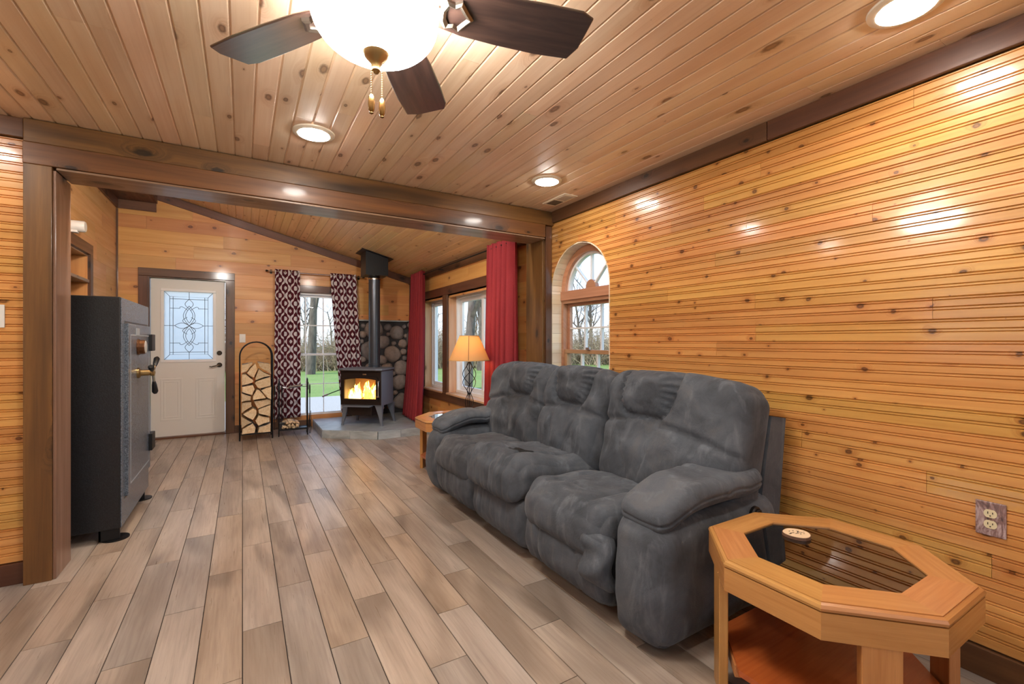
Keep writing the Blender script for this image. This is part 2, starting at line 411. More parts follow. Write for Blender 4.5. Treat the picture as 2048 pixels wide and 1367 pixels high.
# spandrels fill the square hole down to the arch
sp = MB(); NA = 20
for sgn in (-1, 1):
    for i in range(NA):
        a0, a1 = PI/2*i/NA, PI/2*(i+1)/NA
        q = [(sgn*AR*math.cos(a0), AZ+AR*math.sin(a0)), (sgn*AR*math.cos(a1), AZ+AR*math.sin(a1)), (sgn*AR*math.cos(a1), AZ+AR), (sgn*AR*math.cos(a0), AZ+AR)]
        sp.prism([(-(AY)+x, z) for x, z in q], XR+.014, XR+.20, fr)
sp.build('arch_spandrel', M['slab'], wr_)
def hw(v):
    if v <= AZ: return AR
    return math.sqrt(max(AR*AR-(v-AZ)**2, 0))
def cut_arch(va, vb):
    if vb < ARCH_B or va > AZ+AR: return []
    return [(lambda v: -AY-hw(v), lambda v: -AY+hw(v))]
rw = random.Random(3)
W1 = .0865
lay_boards(wr_, 'board', M['pine_wall'], (XR, 0, 0), (0, -1, 0), (0, 0, 1), (-1, 0, 0), -3.30, 1.2, .107, 2.275, W1, bead_profile(W1), (1.0, 2.4), cut_arch, rnd=rw)
def cut_two(va, vb):
    out = []; vm_ = (va+vb)/2
    for y0, y1, z0, z1 in (WIN_A, WIN_B):
        if z0 < vm_ < z1: out.append((lambda v, c=-y1: c, lambda v, c=-y0: c))
    return out
W2 = .165
lay_boards(wr_, 'board', M['pine_shiplap'], (XR, 0, 0), (0, -1, 0), (0, 0, 1), (-1, 0, 0), -Y2B, -3.56, 0.0, 2.27, W2, vee_profile(W2, .002, .002), (1.2, 2.6), cut_two, rnd=rw)

# --- far wall of the stove room
DX0, DX1, DZ = -1.0, -.20, 2.04                        # door leaf
BW = (.50, 1.345, .13, 1.95)                           # far window
fb = lambda a, b, d: (a, d, b)
wb_ = slab('wall_back', 'far pine shiplap wall with the white door and tall window', 'wall', fb, X2L-.2, XR+.2, 0, 3.3,
           [(DX0-.02, DX1+.02, 0, DZ+.02), BW], Y2B+.016, Y2B+.20, M['slab'])
def cut_back(va, vb):
    out = []; vm_ = (va+vb)/2
    if vm_ < DZ+.03: out.append((lambda v: DX0-.03, lambda v: DX1+.03))
    if BW[2] < vm_ < BW[3]: out.append((lambda v: BW[0], lambda v: BW[1]))
    return out
lay_boards(wb_, 'board', M['pine_shiplap'], (0, Y2B, 0), (1, 0, 0), (0, 0, 1), (0, -1, 0), X2L, XR, 0, 3.15, .165, vee_profile(.165, .002, .002), (.8, 2.4), cut_back,
           uhi=lambda v: (3.105-v)/.26-.857, rnd=random.Random(11))

# --- left wall of the stove room, with an opening onto shelves
LO = (5.05, 6.02, .95, 2.10)
flm = lambda a, b, d: (d, a, b)
wl_ = slab('wall_left', 'pale pine shiplap wall with a framed opening beside the safe', 'wall', flm, 3.3, Y2B+.2, 0, 3.3, [LO], X2L-.20, X2L-.016, M['slab'])
def cut_left(va, vb):
    return [(lambda v: LO[0], lambda v: LO[1])] if LO[2] < (va+vb)/2 < LO[3] else []
lay_boards(wl_, 'board', M['pine_pale'], (X2L, 0, 0), (0, 1, 0), (0, 0, 1), (1, 0, 0), 3.48, Y2B, 0, 3.10, .19, vee_profile(.19, .002, .002), (1.0, 2.4), cut_left, rnd=random.Random(5))

# --- divider wall left of the opening, and the header above the beam
wd_ = slab('wall_divider', 'golden beadboard wall section left of the dark post', 'wall', fb, XL, XR, 0, 3.3, [(-.95, XR, 0, 2.33)], YF+.036, 3.48, M['slab'])
lay_boards(wd_, 'board', M['pine_divider'], (0, YF+.022, 0), (1, 0, 0), (0, 0, 1), (0, -1, 0), XL, -.945, .107, 2.275, W1, bead_profile(W1), (1.0, 2.2), rnd=random.Random(8))

# --- walls out of the picture: a window on the left, one added behind the camera for fill light
LW = (1.1, 2.5, .95, 2.0); RW = (-1.6, 1.4, .6, 2.05)
wl2 = slab('wall_left', 'golden pine wall on the far side of the sofa room', 'wall', flm, YB-.2, YF+.2, 0, 2.6, [LW], XL-.2, XL, M['pine_divider'])
wl2['label'] = 'golden pine wall facing the sofa across the room'
wrr = slab('wall_rear', 'golden pine wall at the end of the sofa room away from the stove', 'wall', fb, XL-.2, XR+.2, 0, 2.6, [RW], YB-.2, YB, M['pine_divider'])

# --- ceilings
ce = tag(MB().box(XL-.2, XR+.2, YB-.2, 3.48, ZC+.017, ZC+.12).build('ceiling', M['slab']), 'flat knotty pine board ceiling above the sofa', 'ceiling', kind='structure')
W3 = .0885
lay_boards(ce, 'board', M['pine_ceiling'], (0, 0, ZC), (0, 1, 0), (1, 0, 0), (0, 0, -1), YB, YF+.03, XL+.04, XR, W3, vee_profile(W3, .006, .007), (2.2, 4.2), rnd=random.Random(21))
al = math.atan(.26); VS = Vector((math.cos(al), 0, -math.sin(al))); NS = Vector((-math.sin(al), 0, -math.cos(al)))
P0 = Vector((-.93, 0, slope_z(-.93))); LS = (XR+.02+.93)/math.cos(al)
c2 = MB(); q = P0-NS*.017; qe = q+VS*(LS+.25)
c2.prism([(q.x-.05, q.z), (qe.x, qe.z), (qe.x, qe.z+.14), (q.x-.05, q.z+.14)], 3.3, Y2B+.2, fb)
ce2 = tag(c2.build('ceiling', M['slab']), 'sloping golden pine board ceiling over the wood stove', 'ceiling', kind='structure')
lay_boards(ce2, 'board', M['pine_slope'], P0, (0, 1, 0), VS, NS, 3.48, Y2B, 0, LS, W3, vee_profile(W3, .005, .006), (1.6, 3.2), rnd=random.Random(22))
sof = bx('trim_1', M['trim'], X2L-.15, -.92, 3.5, Y2B+.1, 2.97, 3.24); tag(sof, 'dark brown boxed beam along the top of the left wall', 'trim', kind='structure')
tn = [1]
def trim(mat, x0, x1, y0, y1, z0, z1, label, bev=.003):
    tn[0] += 1
    return tag(bx('trim_%d' % tn[0], mat, x0, x1, y0, y1, z0, z1, bev=bev), label, 'trim', kind='structure')
def trimbar(mat, p0, p1, w_, t_, side, label):
    tn[0] += 1
    return tag(bar('trim_%d' % tn[0], mat, p0, p1, w_, t_, side), label, 'trim', kind='structure')

# --- beam, posts, trim boards
tn[0] += 1
bm_ = thing('trim_%d' % tn[0], 'long dark stained timber beam across the opening between the rooms', 'beam', kind='structure')
bx('upper_board', M['beam'], -.955, XR-.002, 3.235, 3.47, 2.248, 2.366, bm_, .004)
bx('lower_board', M['beam'], -.955, 2.255, 3.225, 3.47, 2.135, 2.246, bm_, .004)
bx('soffit_board', M['beam_under'], -.832, 2.255, 3.235, 3.475, 2.122, 2.134, bm_, .002)
tn[0] += 1
ps = thing('trim_%d' % tn[0], 'dark stained post between the beadboard wall and the safe', 'post', kind='structure')
bx('face_board', M['beam'], -.952, -.846, 3.225, 3.25, 0, 2.134, ps, .002)
bx('core', M['beam'], -.945, -.848, 3.25, 3.46, 0, 2.134, ps)
bx('side_board', M['beam_under'], -.846, -.832, 3.235, 3.47, 0, 2.118, ps, .003)
tn[0] += 1
p2_ = thing('trim_%d' % tn[0], 'stained wall post carrying the beam beside the arched window', 'post', kind='structure')
bx('core', M['beam'], 2.262, XR, 3.285, 3.55, 0, 2.246, p2_, .004)
bx('face_board', M['trim'], 2.285, XR-.002, 3.262, 3.285, 0, 2.246, p2_, .002)
for a, b in ((-1.2, 1.34), (1.343, 3.235)):
    trim(M['trim'], XR-.022, XR, a, b, 2.272, ZC, 'dark brown crown board along the %s of the sofa wall' % ('window end' if b > 2 else 'outlet end'))
trim(M['trim'], XL, -.96, YF+.0, YF+.022, 2.272, ZC, 'dark brown crown board above the beadboard wall left of the post')
# stove room trim
trimbar(M['trim'], (-.93, Y2B-.012, slope_z(-.93)-.055), (XR, Y2B-.012, slope_z(XR)-.055), .10, .024, (.25, 0, 1), 'dark brown rake board following the slope above the far wall')
trim(M['trim'], XR-.03, XR, 3.56, Y2B-.03, 2.165, 2.27, 'dark brown crown board above the windows and red curtains')
trim(M['trim'], X2L, -.93, Y2B-.022, Y2B, 2.86, 2.97, 'short brown board under the boxed beam on the far wall')
trim(M['trim'], X2L, X2L+.022, 3.5, Y2B-.025, 2.86, 2.97, 'brown board under the boxed beam along the left wall')
trim(M['trim'], X2L, X2L+.018, Y2B-.018, Y2B, 0, 2.855, 'thin corner strip between the far wall and left wall', .002)
trim(M['trim'], XR-.018, XR, Y2B-.018, Y2B, 1.6, 2.2, 'thin corner strip above the stone corner', .002)
# baseboards
def baseboard(side, label, *b):
    o = bx('baseboard_'+side, M['trim'], *b, bev=.002); tag(o, label, 'baseboard', kind='structure')
baseboard('right', 'dark wooden baseboard behind the sofa', XR-.016, XR, -1.2, 3.255, 0, .105)
baseboard('divider', 'dark wooden baseboard left of the post', XL, -.955, YF+.004, YF+.022, 0, .105)
baseboard('back', 'dark baseboard under the tall window', -.1, .86, Y2B-.018, Y2B, 0, .10)
baseboard('left', 'dark baseboard behind the safe', X2L, X2L+.018, 3.5, Y2B-.02, 0, .10)
# door casing
for a in ((DX0-.11, DX0-.015, 0, DZ+.12), (DX1+.015, DX1+.11, 0, DZ+.12)):
    trim(M['trim'], a[0], a[1], Y2B-.024, Y2B, a[2], a[3]-.105, 'brown upright door casing on the %s side of the white door' % ('hinge' if a[0] < -.5 else 'knob'))
trim(M['trim'], DX0-.11, DX1+.11, Y2B-.026, Y2B, DZ+.017, DZ+.115, 'brown head casing above the white door')
tn[0] += 1
dj = thing('trim_%d' % tn[0], 'door jamb lining around the white door', 'jamb', kind='structure')
bx('jamb_side', M['trim'], DX0-.02, DX0-.003, Y2B, Y2B+.18, 0, DZ+.02, dj); bx('jamb_side', M['trim'], DX1+.003, DX1+.02, Y2B, Y2B+.18, 0, DZ+.02, dj)
bx('jamb_head', M['trim'], DX0-.003, DX1+.003, Y2B, Y2B+.18, DZ+.003, DZ+.02, dj)
bx('threshold', M['trim'], DX0, DX1, Y2B-.03, Y2B+.18, 0, .022, dj)
# far window casing
trim(M['trim'], BW[0]-.09, BW[1]+.09, Y2B-.022, Y2B, BW[3], BW[3]+.10, 'brown head casing above the tall window')
trim(M['trim'], BW[0]-.09, BW[0], Y2B-.022, Y2B, .1, BW[3], 'brown side casing between the door and tall window')
trim(M['trim'], BW[1], BW[1]+.09, Y2B-.022, Y2B, .1, BW[3], 'brown side casing between the tall window and stone')
# casing of the window pair
trim(M['trim'], XR-.024, XR, 3.92, 6.62, 1.86, 1.97, 'brown head casing over the pair of windows behind the red curtains')
trim(M['trim'], XR-.03, XR, 3.92, 6.62, .44, .55, 'brown apron board below the pair of windows')
trim(M['trim'], XR-.024, XR+.2, 5.60, 5.76, .55, 1.86, 'brown post between the two red-curtained windows')
trim(M['trim'], XR-.024, XR, 3.92, 4.02, .55, 1.86, 'brown side casing nearest the beam')
trim(M['trim'], XR-.024, XR, 6.52, 6.62, .55, 1.86, 'brown side casing nearest the stone corner')
tn[0] += 1
lj = thing('trim_%d' % tn[0], 'pale jamb lining and sills of the red-curtained windows', 'jamb', kind='structure')
for y0, y1, z0, z1 in (WIN_A, WIN_B):
    bx('sill', M['jamb'], XR-.04, XR+.13, y0, y1, z0-.012, z0+.012, lj, .003)
    bx('jamb_head', M['jamb'], XR, XR+.13, y0, y1, z1-.018, z1, lj)
    bx('jamb_side', M['jamb'], XR, XR+.13, y0, y0+.018, z0+.012, z1-.018, lj); bx('jamb_side', M['jamb'], XR, XR+.13, y1-.018, y1, z0+.012, z1-.018, lj)
# arch jamb lining: short boards round the reveal
tn[0] += 1
aj = thing('trim_%d' % tn[0], 'pine lining inside the arched window opening, its colour lightened as if by daylight', 'jamb', kind='structure')
nb = 11
for sgn in (-1, 1):
    zz = ARCH_B
    while zz < AZ-.01:
        z1 = min(zz+W1, AZ)
        bx('jamb_board', M['jamb_daylit'], XR+.0, XR+.12, *(sorted((AY+sgn*(AR), AY+sgn*(AR-.010)))), zz+.0008, z1-.0008, aj); zz += W1
for i in range(2*nb):
    a0, a1 = PI*i/(2*nb), PI*(i+1)/(2*nb); m = MB(); e_ = .0025
    m.prism([(AR*math.cos(a0+e_), AR*math.sin(a0+e_)), (AR*math.cos(a1-e_), AR*math.sin(a1-e_)), ((AR-.010)*math.cos(a1-e_), (AR-.010)*math.sin(a1-e_)), ((AR-.010)*math.cos(a0+e_), (AR-.010)*math.sin(a0+e_))],
            0, .12, lambda a, b, d: (d, a, b))
    m.build('jamb_board', M['jamb_daylit'], aj, matrix=Matrix.Translation((XR, AY, AZ)))
bx('sill', M['jamb'], XR-.03, XR+.13, AY-AR, AY+AR, ARCH_B-.012, ARCH_B+.012, aj)

# ------------------------------------------------------------------ windows
def sash(root, x0, x1, z0, z1, y, nx, nz, st, mat, mm, dep=.035, mw=.012, name='sash_frame'):
    m = MB().box(x0, x1, y, y+dep, z0, z0+st, .003).box(x0, x1, y, y+dep, z1-st, z1, .003).box(x0, x0+st, y, y+dep, z0+st, z1-st, .003).box(x1-st, x1, y, y+dep, z0+st, z1-st, .003)
    fr_ = m.build(name, mat, root)
    gx0, gx1, gz0, gz1 = x0+st, x1-st, z0+st, z1-st
    for i in range(1, nx):
        c = gx0+(gx1-gx0)*i/nx; MB().box(c-mw/2, c+mw/2, y+.004, y+dep-.004, gz0, gz1).build('muntin', mm, fr_)
    for j in range(1, nz):
        c = gz0+(gz1-gz0)*j/nz; MB().box(gx0, gx1, y+.005, y+dep-.005, c-mw/2, c+mw/2).build('muntin', mm, fr_)
    for i in range(nx):
        for j in range(nz):
            a0, a1 = gx0+(gx1-gx0)*i/nx, gx0+(gx1-gx0)*(i+1)/nx; b0, b1 = gz0+(gz1-gz0)*j/nz, gz0+(gz1-gz0)*(j+1)/nz
            ym = y+dep/2; mkmesh('pane', [(a0, ym, b0), (a1, ym, b0), (a1, ym, b1), (a0, ym, b1)], [(0, 1, 2, 3)], M['glass'], fr_, fix=False)
    return fr_
def wframe(root, x0, x1, z0, z1, y, t, dep, mat):
    return MB().box(x0, x1, y, y+dep, z0, z0+t).box(x0, x1, y, y+dep, z1-t, z1).box(x0, x0+t, y, y+dep, z0+t, z1-t).box(x1-t, x1, y, y+dep, z0+t, z1-t).build('window_frame', mat, root)

w1 = thing('window_1', 'tall white double-hung grid window between the patterned curtains', 'window', ((BW[0]+BW[1])/2, Y2B+.04, 0), kind='structure')
hw1 = (BW[1]-BW[0])/2
wframe(w1, -hw1, hw1, BW[2], BW[3], 0, .03, .12, M['white'])
sash(w1, -hw1+.03, hw1-.03, 1.03, BW[3]-.03, .06, 3, 2, .03, M['white'], M['white'], mw=.016)
sash(w1, -hw1+.03, hw1-.03, BW[2]+.03, 1.06, .02, 3, 2, .03, M['white'], M['white'], mw=.010)

ya, yb_ = WIN_A[0]+.018, WIN_A[1]-.018
w2 = thing('window_2', 'white vinyl sliding window behind the table lamp', 'window', (XR+.10, (ya+yb_)/2, 0), -PI/2, kind='structure')
h2 = (yb_-ya)/2; zA, zB = WIN_A[2]+.012, WIN_A[3]-.018
wframe(w2, -h2, h2, zA, zB, 0, .035, .09, M['white'])
sash(w2, -h2+.035, .04, zA+.035, zB-.035, .045, 1, 1, .055, M['white'], M['white'])
sash(w2, -.04, h2-.035, zA+.035, zB-.035, .008, 1, 1, .055, M['white'], M['white'])
ya, yb_ = WIN_B[0]+.018, WIN_B[1]-.018
w3 = thing('window_3', 'narrow white window behind the red curtain by the stove', 'window', (XR+.10, (ya+yb_)/2, 0), -PI/2, kind='structure')
h3 = (yb_-ya)/2
wframe(w3, -h3, h3, zA, zB, 0, .035, .09, M['white'])
sash(w3, -h3+.035, h3-.035, zA+.035, zB-.035, .02, 1, 1, .05, M['white'], M['white'])

# arched window: sunburst transom over a double-hung sash, in reddish wood
w4 = thing('window_4', 'arched wooden window with sunburst top above the sofa', 'window', (XR+.10, AY, 0), -PI/2, kind='structure')
RO = AR-.012; RI = RO-.05; ZS = AZ-.03
def ring(r0, r1, y0, y1, n=28):
    m = MB()
    for i in range(n):
        a0, a1 = PI*i/n, PI*(i+1)/n
        m.prism([(r0*math.cos(a0), r0*math.sin(a0)), (r1*math.cos(a0), r1*math.sin(a0)), (r1*math.cos(a1), r1*math.sin(a1)), (r0*math.cos(a1), r0*math.sin(a1))], y0, y1, lambda a, b, d: (a, d, b+AZ))
    return m
ring(RI, RO, 0, .09).build('arch_frame', M['win_wood'], w4)
ring(RI-.022, RI, .03, .07).build('arch_sash', M['white'], w4)
RG = RI-.022
MB().box(-RO, RO, -.012, .09, ZS-.05, ZS+.03, .004).build('transom_bar', M['win_wood'], w4)
for k, a in enumerate((45, 90, 135)):
    p0 = Vector((.05*math.cos(R(a)), .05, AZ+.05*math.sin(R(a)))); p1 = Vector((RG*math.cos(R(a)), .05, AZ+RG*math.sin(R(a))))
    bar('muntin', M['white'], p0, p1, .014, .03, (0, 0, 1) if a != 90 else (1, 0, 0), w4)
mh = MB(); mh.prism([(.062*math.cos(PI*i/14), ZS+.03+.075*math.sin(PI*i/14)) for i in range(15)], .03, .07, lambda a, b, d: (a, d, b)); mh.build('hub', M['win_wood'], w4)
for k in range(4):
    pts = [(0, 0)]+[(RG*math.cos(R(45*k+45*i/8)), RG*math.sin(R(45*k+45*i/8))) for i in range(9)]
    mkmesh('pane', [(a, .05, b+AZ) for a, b in pts], [tuple(range(10))], M['glass'], w4, fix=False)
wframe(w4, -RO, RO, ARCH_B+.012, ZS-.05, .0, .028, .09, M['win_wood'])
sash(w4, -RO+.028, RO-.028, 1.13, ZS-.075, .05, 3, 2, .028, M['win_wood'], M['white'], mw=.014)
sash(w4, -RO+.028, RO-.028, ARCH_B+.04, 1.165, .012, 3, 2, .034, M['win_wood'], M['white'], mw=.014)
MB().box(-.022, .022, -.006, .012, 1.165, 1.185, .003).build('sash_lock', M['chrome'], w4)

w5 = thing('window_5', 'white window facing the sofa across the room', 'window', (XL-.10, (LW[0]+LW[1])/2, 0), PI/2, kind='structure')
h5 = (LW[1]-LW[0])/2; wframe(w5, -h5, h5, LW[2], LW[3], 0, .04, .09, M['white'])
sash(w5, -h5+.04, .02, LW[2]+.04, LW[3]-.04, .02, 1, 1, .05, M['white'], M['white']); sash(w5, -.02, h5-.04, LW[2]+.04, LW[3]-.04, .045, 1, 1, .05, M['white'], M['white'])
w6 = thing('fill_window', 'added unseen wide white window at the end of the sofa room away from the stove', 'window', ((RW[0]+RW[1])/2, YB-.10, 0), PI, kind='structure')
h6 = (RW[1]-RW[0])/2; wframe(w6, -h6, h6, RW[2], RW[3], 0, .05, .09, M['white'])
sash(w6, -h6+.05, .02, RW[2]+.05, RW[3]-.05, .02, 1, 1, .05, M['white'], M['white']); sash(w6, -.02, h6-.05, RW[2]+.05, RW[3]-.05, .045, 1, 1, .05, M['white'], M['white'])

portal((.92, Y2B+.22, 1.04), (.92, 0, 1.04), .85, 1.8)
portal((XR+.22, 4.81, 1.2), (0, 4.81, 1.2), 1.6, 1.35)
portal((XR+.22, 6.14, 1.2), (0, 6.14, 1.2), .78, 1.35)
portal((XR+.22, AY, 1.38), (0, AY, 1.38), .76, 1.4)
portal((XL-.22, 1.8, 1.47), (0, 1.8, 1.47), 1.45, 1.1)
portal((-.1, YB-.22, 1.32), (-.1, 0, 1.32), 3.05, 1.5)
portal((-.6, Y2B+.2, 1.5), (-.6, 0, 1.5), .6, 1.1)

# ------------------------------------------------------------------ the white door
dr = thing('door_1', 'white steel entry door with decorative leaded glass beside the wood rack', 'door', ((DX0+DX1)/2, Y2B+.05, .022), kind='structure')
dw = (DX1-DX0)/2-.004; dh = DZ-.024
s_ = N('door_paint'); s_.P(Base_Color=C(226, 224, 218), Roughness=.4); M['door'] = s_.m
gx, gz0, gz1 = .262, .98, 1.86
lm = MB().box(-dw, -gx, 0, .044, 0, dh).box(gx, dw, 0, .044, 0, dh).box(-gx, gx, 0, .044, 0, gz0).box(-gx, gx, 0, .044, gz1, dh)
lm.build('leaf', M['door'], dr)
MB().box(-gx-.035, gx+.035, -.012, 0, gz0-.035, gz0, .004).box(-gx-.035, gx+.035, -.012, 0, gz1, gz1+.035, .004).box(-gx-.035, -gx, -.012, 0, gz0, gz1, .004).box(gx, gx+.035, -.012, 0, gz0, gz1, .004).build('glass_frame', M['white'], dr)
dgl = MB().box(-gx, gx, .018, .024, gz0, gz1).build('glass', M['frosted'], dr); dgl['label'] = 'leaded glass panel with a flowing knot design'
for sx in (-1, 1):
    c = sx*.185
    pm = MB()
    for (i0, i1, dpt) in ((.0, .02, .006), (.035, .05, .006)):
        x0, x1, z0, z1 = c-.115+i0, c+.115-i0, .2+i0, .74-i0; t = i1-i0
        pm.box(x0, x1, -dpt, 0, z0, z0+t, .002).box(x0, x1, -dpt, 0, z1-t, z1, .002).box(x0, x0+t, -dpt, 0, z0+t, z1-t, .002).box(x1-t, x1, -dpt, 0, z0+t, z1-t, .002)
    pm.build('raised_panel', M['door'], dr)
cam_m = plain('lead_came', C(120, 124, 128), .35, .6)
zc_ = (gz0+gz1)/2; Y_ = .016
def came(pts, closed=False): MB().tube([(a, Y_, zc_+b) for a, b in pts], .0033, 6, closed=closed).build('lead_line', cam_m, dgl)
ix, iz = .205, .375
came([(-ix, -iz), (ix, -iz), (ix, iz), (-ix, iz)], True)
came([(-ix+.035, -iz-.0), (-ix+.035, iz)]); came([(ix-.035, -iz), (ix-.035, iz)])
came([(-ix, iz-.03), (ix, iz-.03)]); came([(-ix, -iz+.03), (ix, -iz+.03)])
for sx in (-1, 1):
    for sz in (-1, 1): came([(sx*ix, sz*iz), (sx*gx, sz*.44)])
    came([(sx*.155, 0), (sx*gx, 0)]); came([(0, sx*.345), (0, sx*.44)])
    for sz in (-1, 1): came([(sx*.095, sz*.225), (sx*ix, sz*.225)])
    for s2 in (-1, 1): came([(sx*.062*math.sin(PI*t/16)*s2 if False else sx*.062*math.sin(PI*t/16), s2*(.0+.26*t/16)) for t in range(17)])
    for s2 in (-1, 1): came([(sx*.038*math.sin(PI*t/16), s2*(.035+.19*t/16)) for t in range(17)])
    for s2 in (-1, 1): came([(sx*.05*math.sin(PI*t/12)*(1-.25*t/12), s2*(.225+.12*t/12)) for t in range(13)])
    for s2 in (-1, 1): came([(sx*(.0+.155*t/12), s2*.036*math.sin(PI*t/12)) for t in range(13)])
    for s2 in (-1, 1): came([(sx*(.015+.085*math.sin(PI/2*t/10)), s2*(.20+.03*t/10+.03*math.sin(PI*t/10))) for t in range(11)])
    for s2 in (-1, 1): came([(sx*(.02+.05*math.sin(PI*t/10)), s2*(.02+.09*t/10)) for t in range(11)])
ds = MB().lathe([(0, -.016), (.022, -.016), (.03, -.008), (.03, 0)], 20, (dw-.062, 0, 1.06), 'y').build('deadbolt', M['dark_knob'], dr, True)
dk = MB().lathe([(0, -.012), (.026, -.012), (.031, -.006), (.031, 0)], 20, (dw-.062, 0, .90), 'y').build('rose', M['dark_knob'], dr, True)
MB().tube([(dw-.062, -.012, .90), (dw-.062, -.05, .90), (dw-.10, -.055, .893), (dw-.15, -.05, .878), (dw-.172, -.045, .884)], [.01, .009, .008, .007, .006], 8).build('lever', M['dark_knob'], dk, True)
# ------------------------------------------------------------------ more materials
def suede(name, patch=None):
    s = N(name); o = s.obj()
    a = s.noise(o, 4.5, 5, .62, .8); b = s.noise(o, 260, 2, .6); c = s.noise(s.vm('MULTIPLY', o, (6, 6, 1.2)), 2.2, 4, .6, .5)
    col = s.mix(s.mr(a, .32, .68, 0, 1), C(56, 61, 68), C(88, 94, 102))
    col = s.mix(s.math('MULTIPLY', s.mr(c, .55, .75, 0, 1), .45), col, C(128, 135, 144))
    col = s.mix(s.math('MULTIPLY', s.mr(a, .58, .75, 0, 1), .4), col, C(92, 86, 78))
    shn = .16
    if patch:
        d = s.vm('SUBTRACT', o, patch[0]); x, y, z = s.sep(d)
        q = s.math('ADD', s.math('POWER', s.math('DIVIDE', x, patch[1]), 2.0), s.math('POWER', s.math('DIVIDE', y, patch[2]), 2.0))
        q = s.math('ADD', q, s.math('MULTIPLY_ADD', s.noise(o, 26, 3), 1.4, -.7))
        pm = s.math('MULTIPLY', s.mr(q, .75, 1.0, 1, 0), s.math('GREATER_THAN', z, -.05))
        col = s.mix(pm, col, C(9, 9, 10)); shn = s.math('MULTIPLY_ADD', pm, -.16, .16)
    s.P(Base_Color=col, Roughness=.85, Sheen_Weight=shn, Sheen_Roughness=.4)
    s.b.inputs['Sheen Tint'].default_value = C(190, 196, 205)
    h = s.math('ADD', s.math('MULTIPLY', b, .15), s.math('MULTIPLY', s.noise(s.vm('MULTIPLY', o, (1, 1, .6)), 11, 4, .6, 1.2), 1.0))
    s.bump(h, .5, .014); return s.m
M['suede'] = suede('charcoal_suede')

def speckle(name, c1, c2, rough):
    s = N(name); o = s.obj(); n_ = s.noise(o, 180, 2, .6)
    s.P(Base_Color=s.mix(s.mr(n_, .4, .65, 0, 1), c1, c2), Roughness=rough); s.bump(s.noise(o, 130, 3, .6), .25, .003); return s.m
M['safe'] = speckle('textured_black_enamel', C(20, 21, 24), C(32, 34, 38), .42)
M['safe_door'] = speckle('hammered_daylit_enamel', C(66, 74, 84), C(118, 128, 140), .26)  # door side of the black safe, window light put into the colour
M['safe_line'] = plain('silver_pinstripe', C(170, 176, 182), .4, .3)
M['stove'] = plain('charcoal_stove_paint', C(118, 124, 134), .42, .2)
M['stove_dark'] = plain('dark_cast_door', C(44, 34, 30), .4, .4)
M['pipe'] = plain('dark_stovepipe', C(78, 82, 90), .30, .5)

def slate():
    s = N('grey_slate_tile'); o = s.obj(); r = s.rnd(); v = s.vm('ADD', o, s.xyz(s.math('MULTIPLY', r, 30.0), r, 0.0))
    a = s.noise(s.vm('MULTIPLY', v, (3, 9, 9)), 1.5, 5, .6, .5)
    hs = s.n('HueSaturation'); s.l(s.mix(s.mr(a, .3, .7, 0, 1), C(184, 190, 190), C(142, 148, 148)), hs.inputs['Color']); s.l(s.mr(r, 0, 1, .85, 1.08), hs.inputs['Value'])
    s.P(Base_Color=hs.outputs[0], Roughness=.32); s.bump(a, .15, .005); return s.m
M['slate'] = slate()
def stone_mat():
    s = N('river_stone'); o = s.obj(); r = s.rnd(); v = s.vm('ADD', o, s.xyz(s.math('MULTIPLY', r, 30.0), s.math('MULTIPLY', r, 11.0), 0.0))
    a = s.noise(v, 2.2, 5, .6, .4)
    rp = s.n('ValToRGB'); s.l(r, rp.inputs[0]); rp.color_ramp.elements[0].color = C(128, 122, 122); rp.color_ramp.elements[1].color = C(184, 160, 144)
    e = rp.color_ramp.elements.new(.5); e.color = C(156, 142, 134)
    s.P(Base_Color=s.mix(s.mr(a, .3, .75, 0, .55), rp.outputs[0], C(84, 78, 78)), Roughness=.7); s.bump(s.noise(v, 14, 4), .25, .02); return s.m
M['stone'] = stone_mat(); M['mortar'] = plain('dark_mortar', C(58, 55, 56), .95)

def cloth(name, col, col2):
    s = N(name); s.t.nodes.remove(s.b); o = s.obj()
    c = s.mix(s.mr(s.noise(o, 500, 1), .4, .6, 0, 1), col, col2)
    d = s.n('BsdfDiffuse'); t = s.n('BsdfTranslucent'); s.l(c, d.inputs[0]); s.l(c, t.inputs[0])
    m = s.n('MixShader'); m.inputs[0].default_value = .35; s.l(d.outputs[0], m.inputs[1]); s.l(t.outputs[0], m.inputs[2]); s.l(m.outputs[0], s.out.inputs[0]); return s.m
M['red_cloth'] = cloth('crimson_curtain_cloth', C(180, 74, 78), C(164, 60, 66))

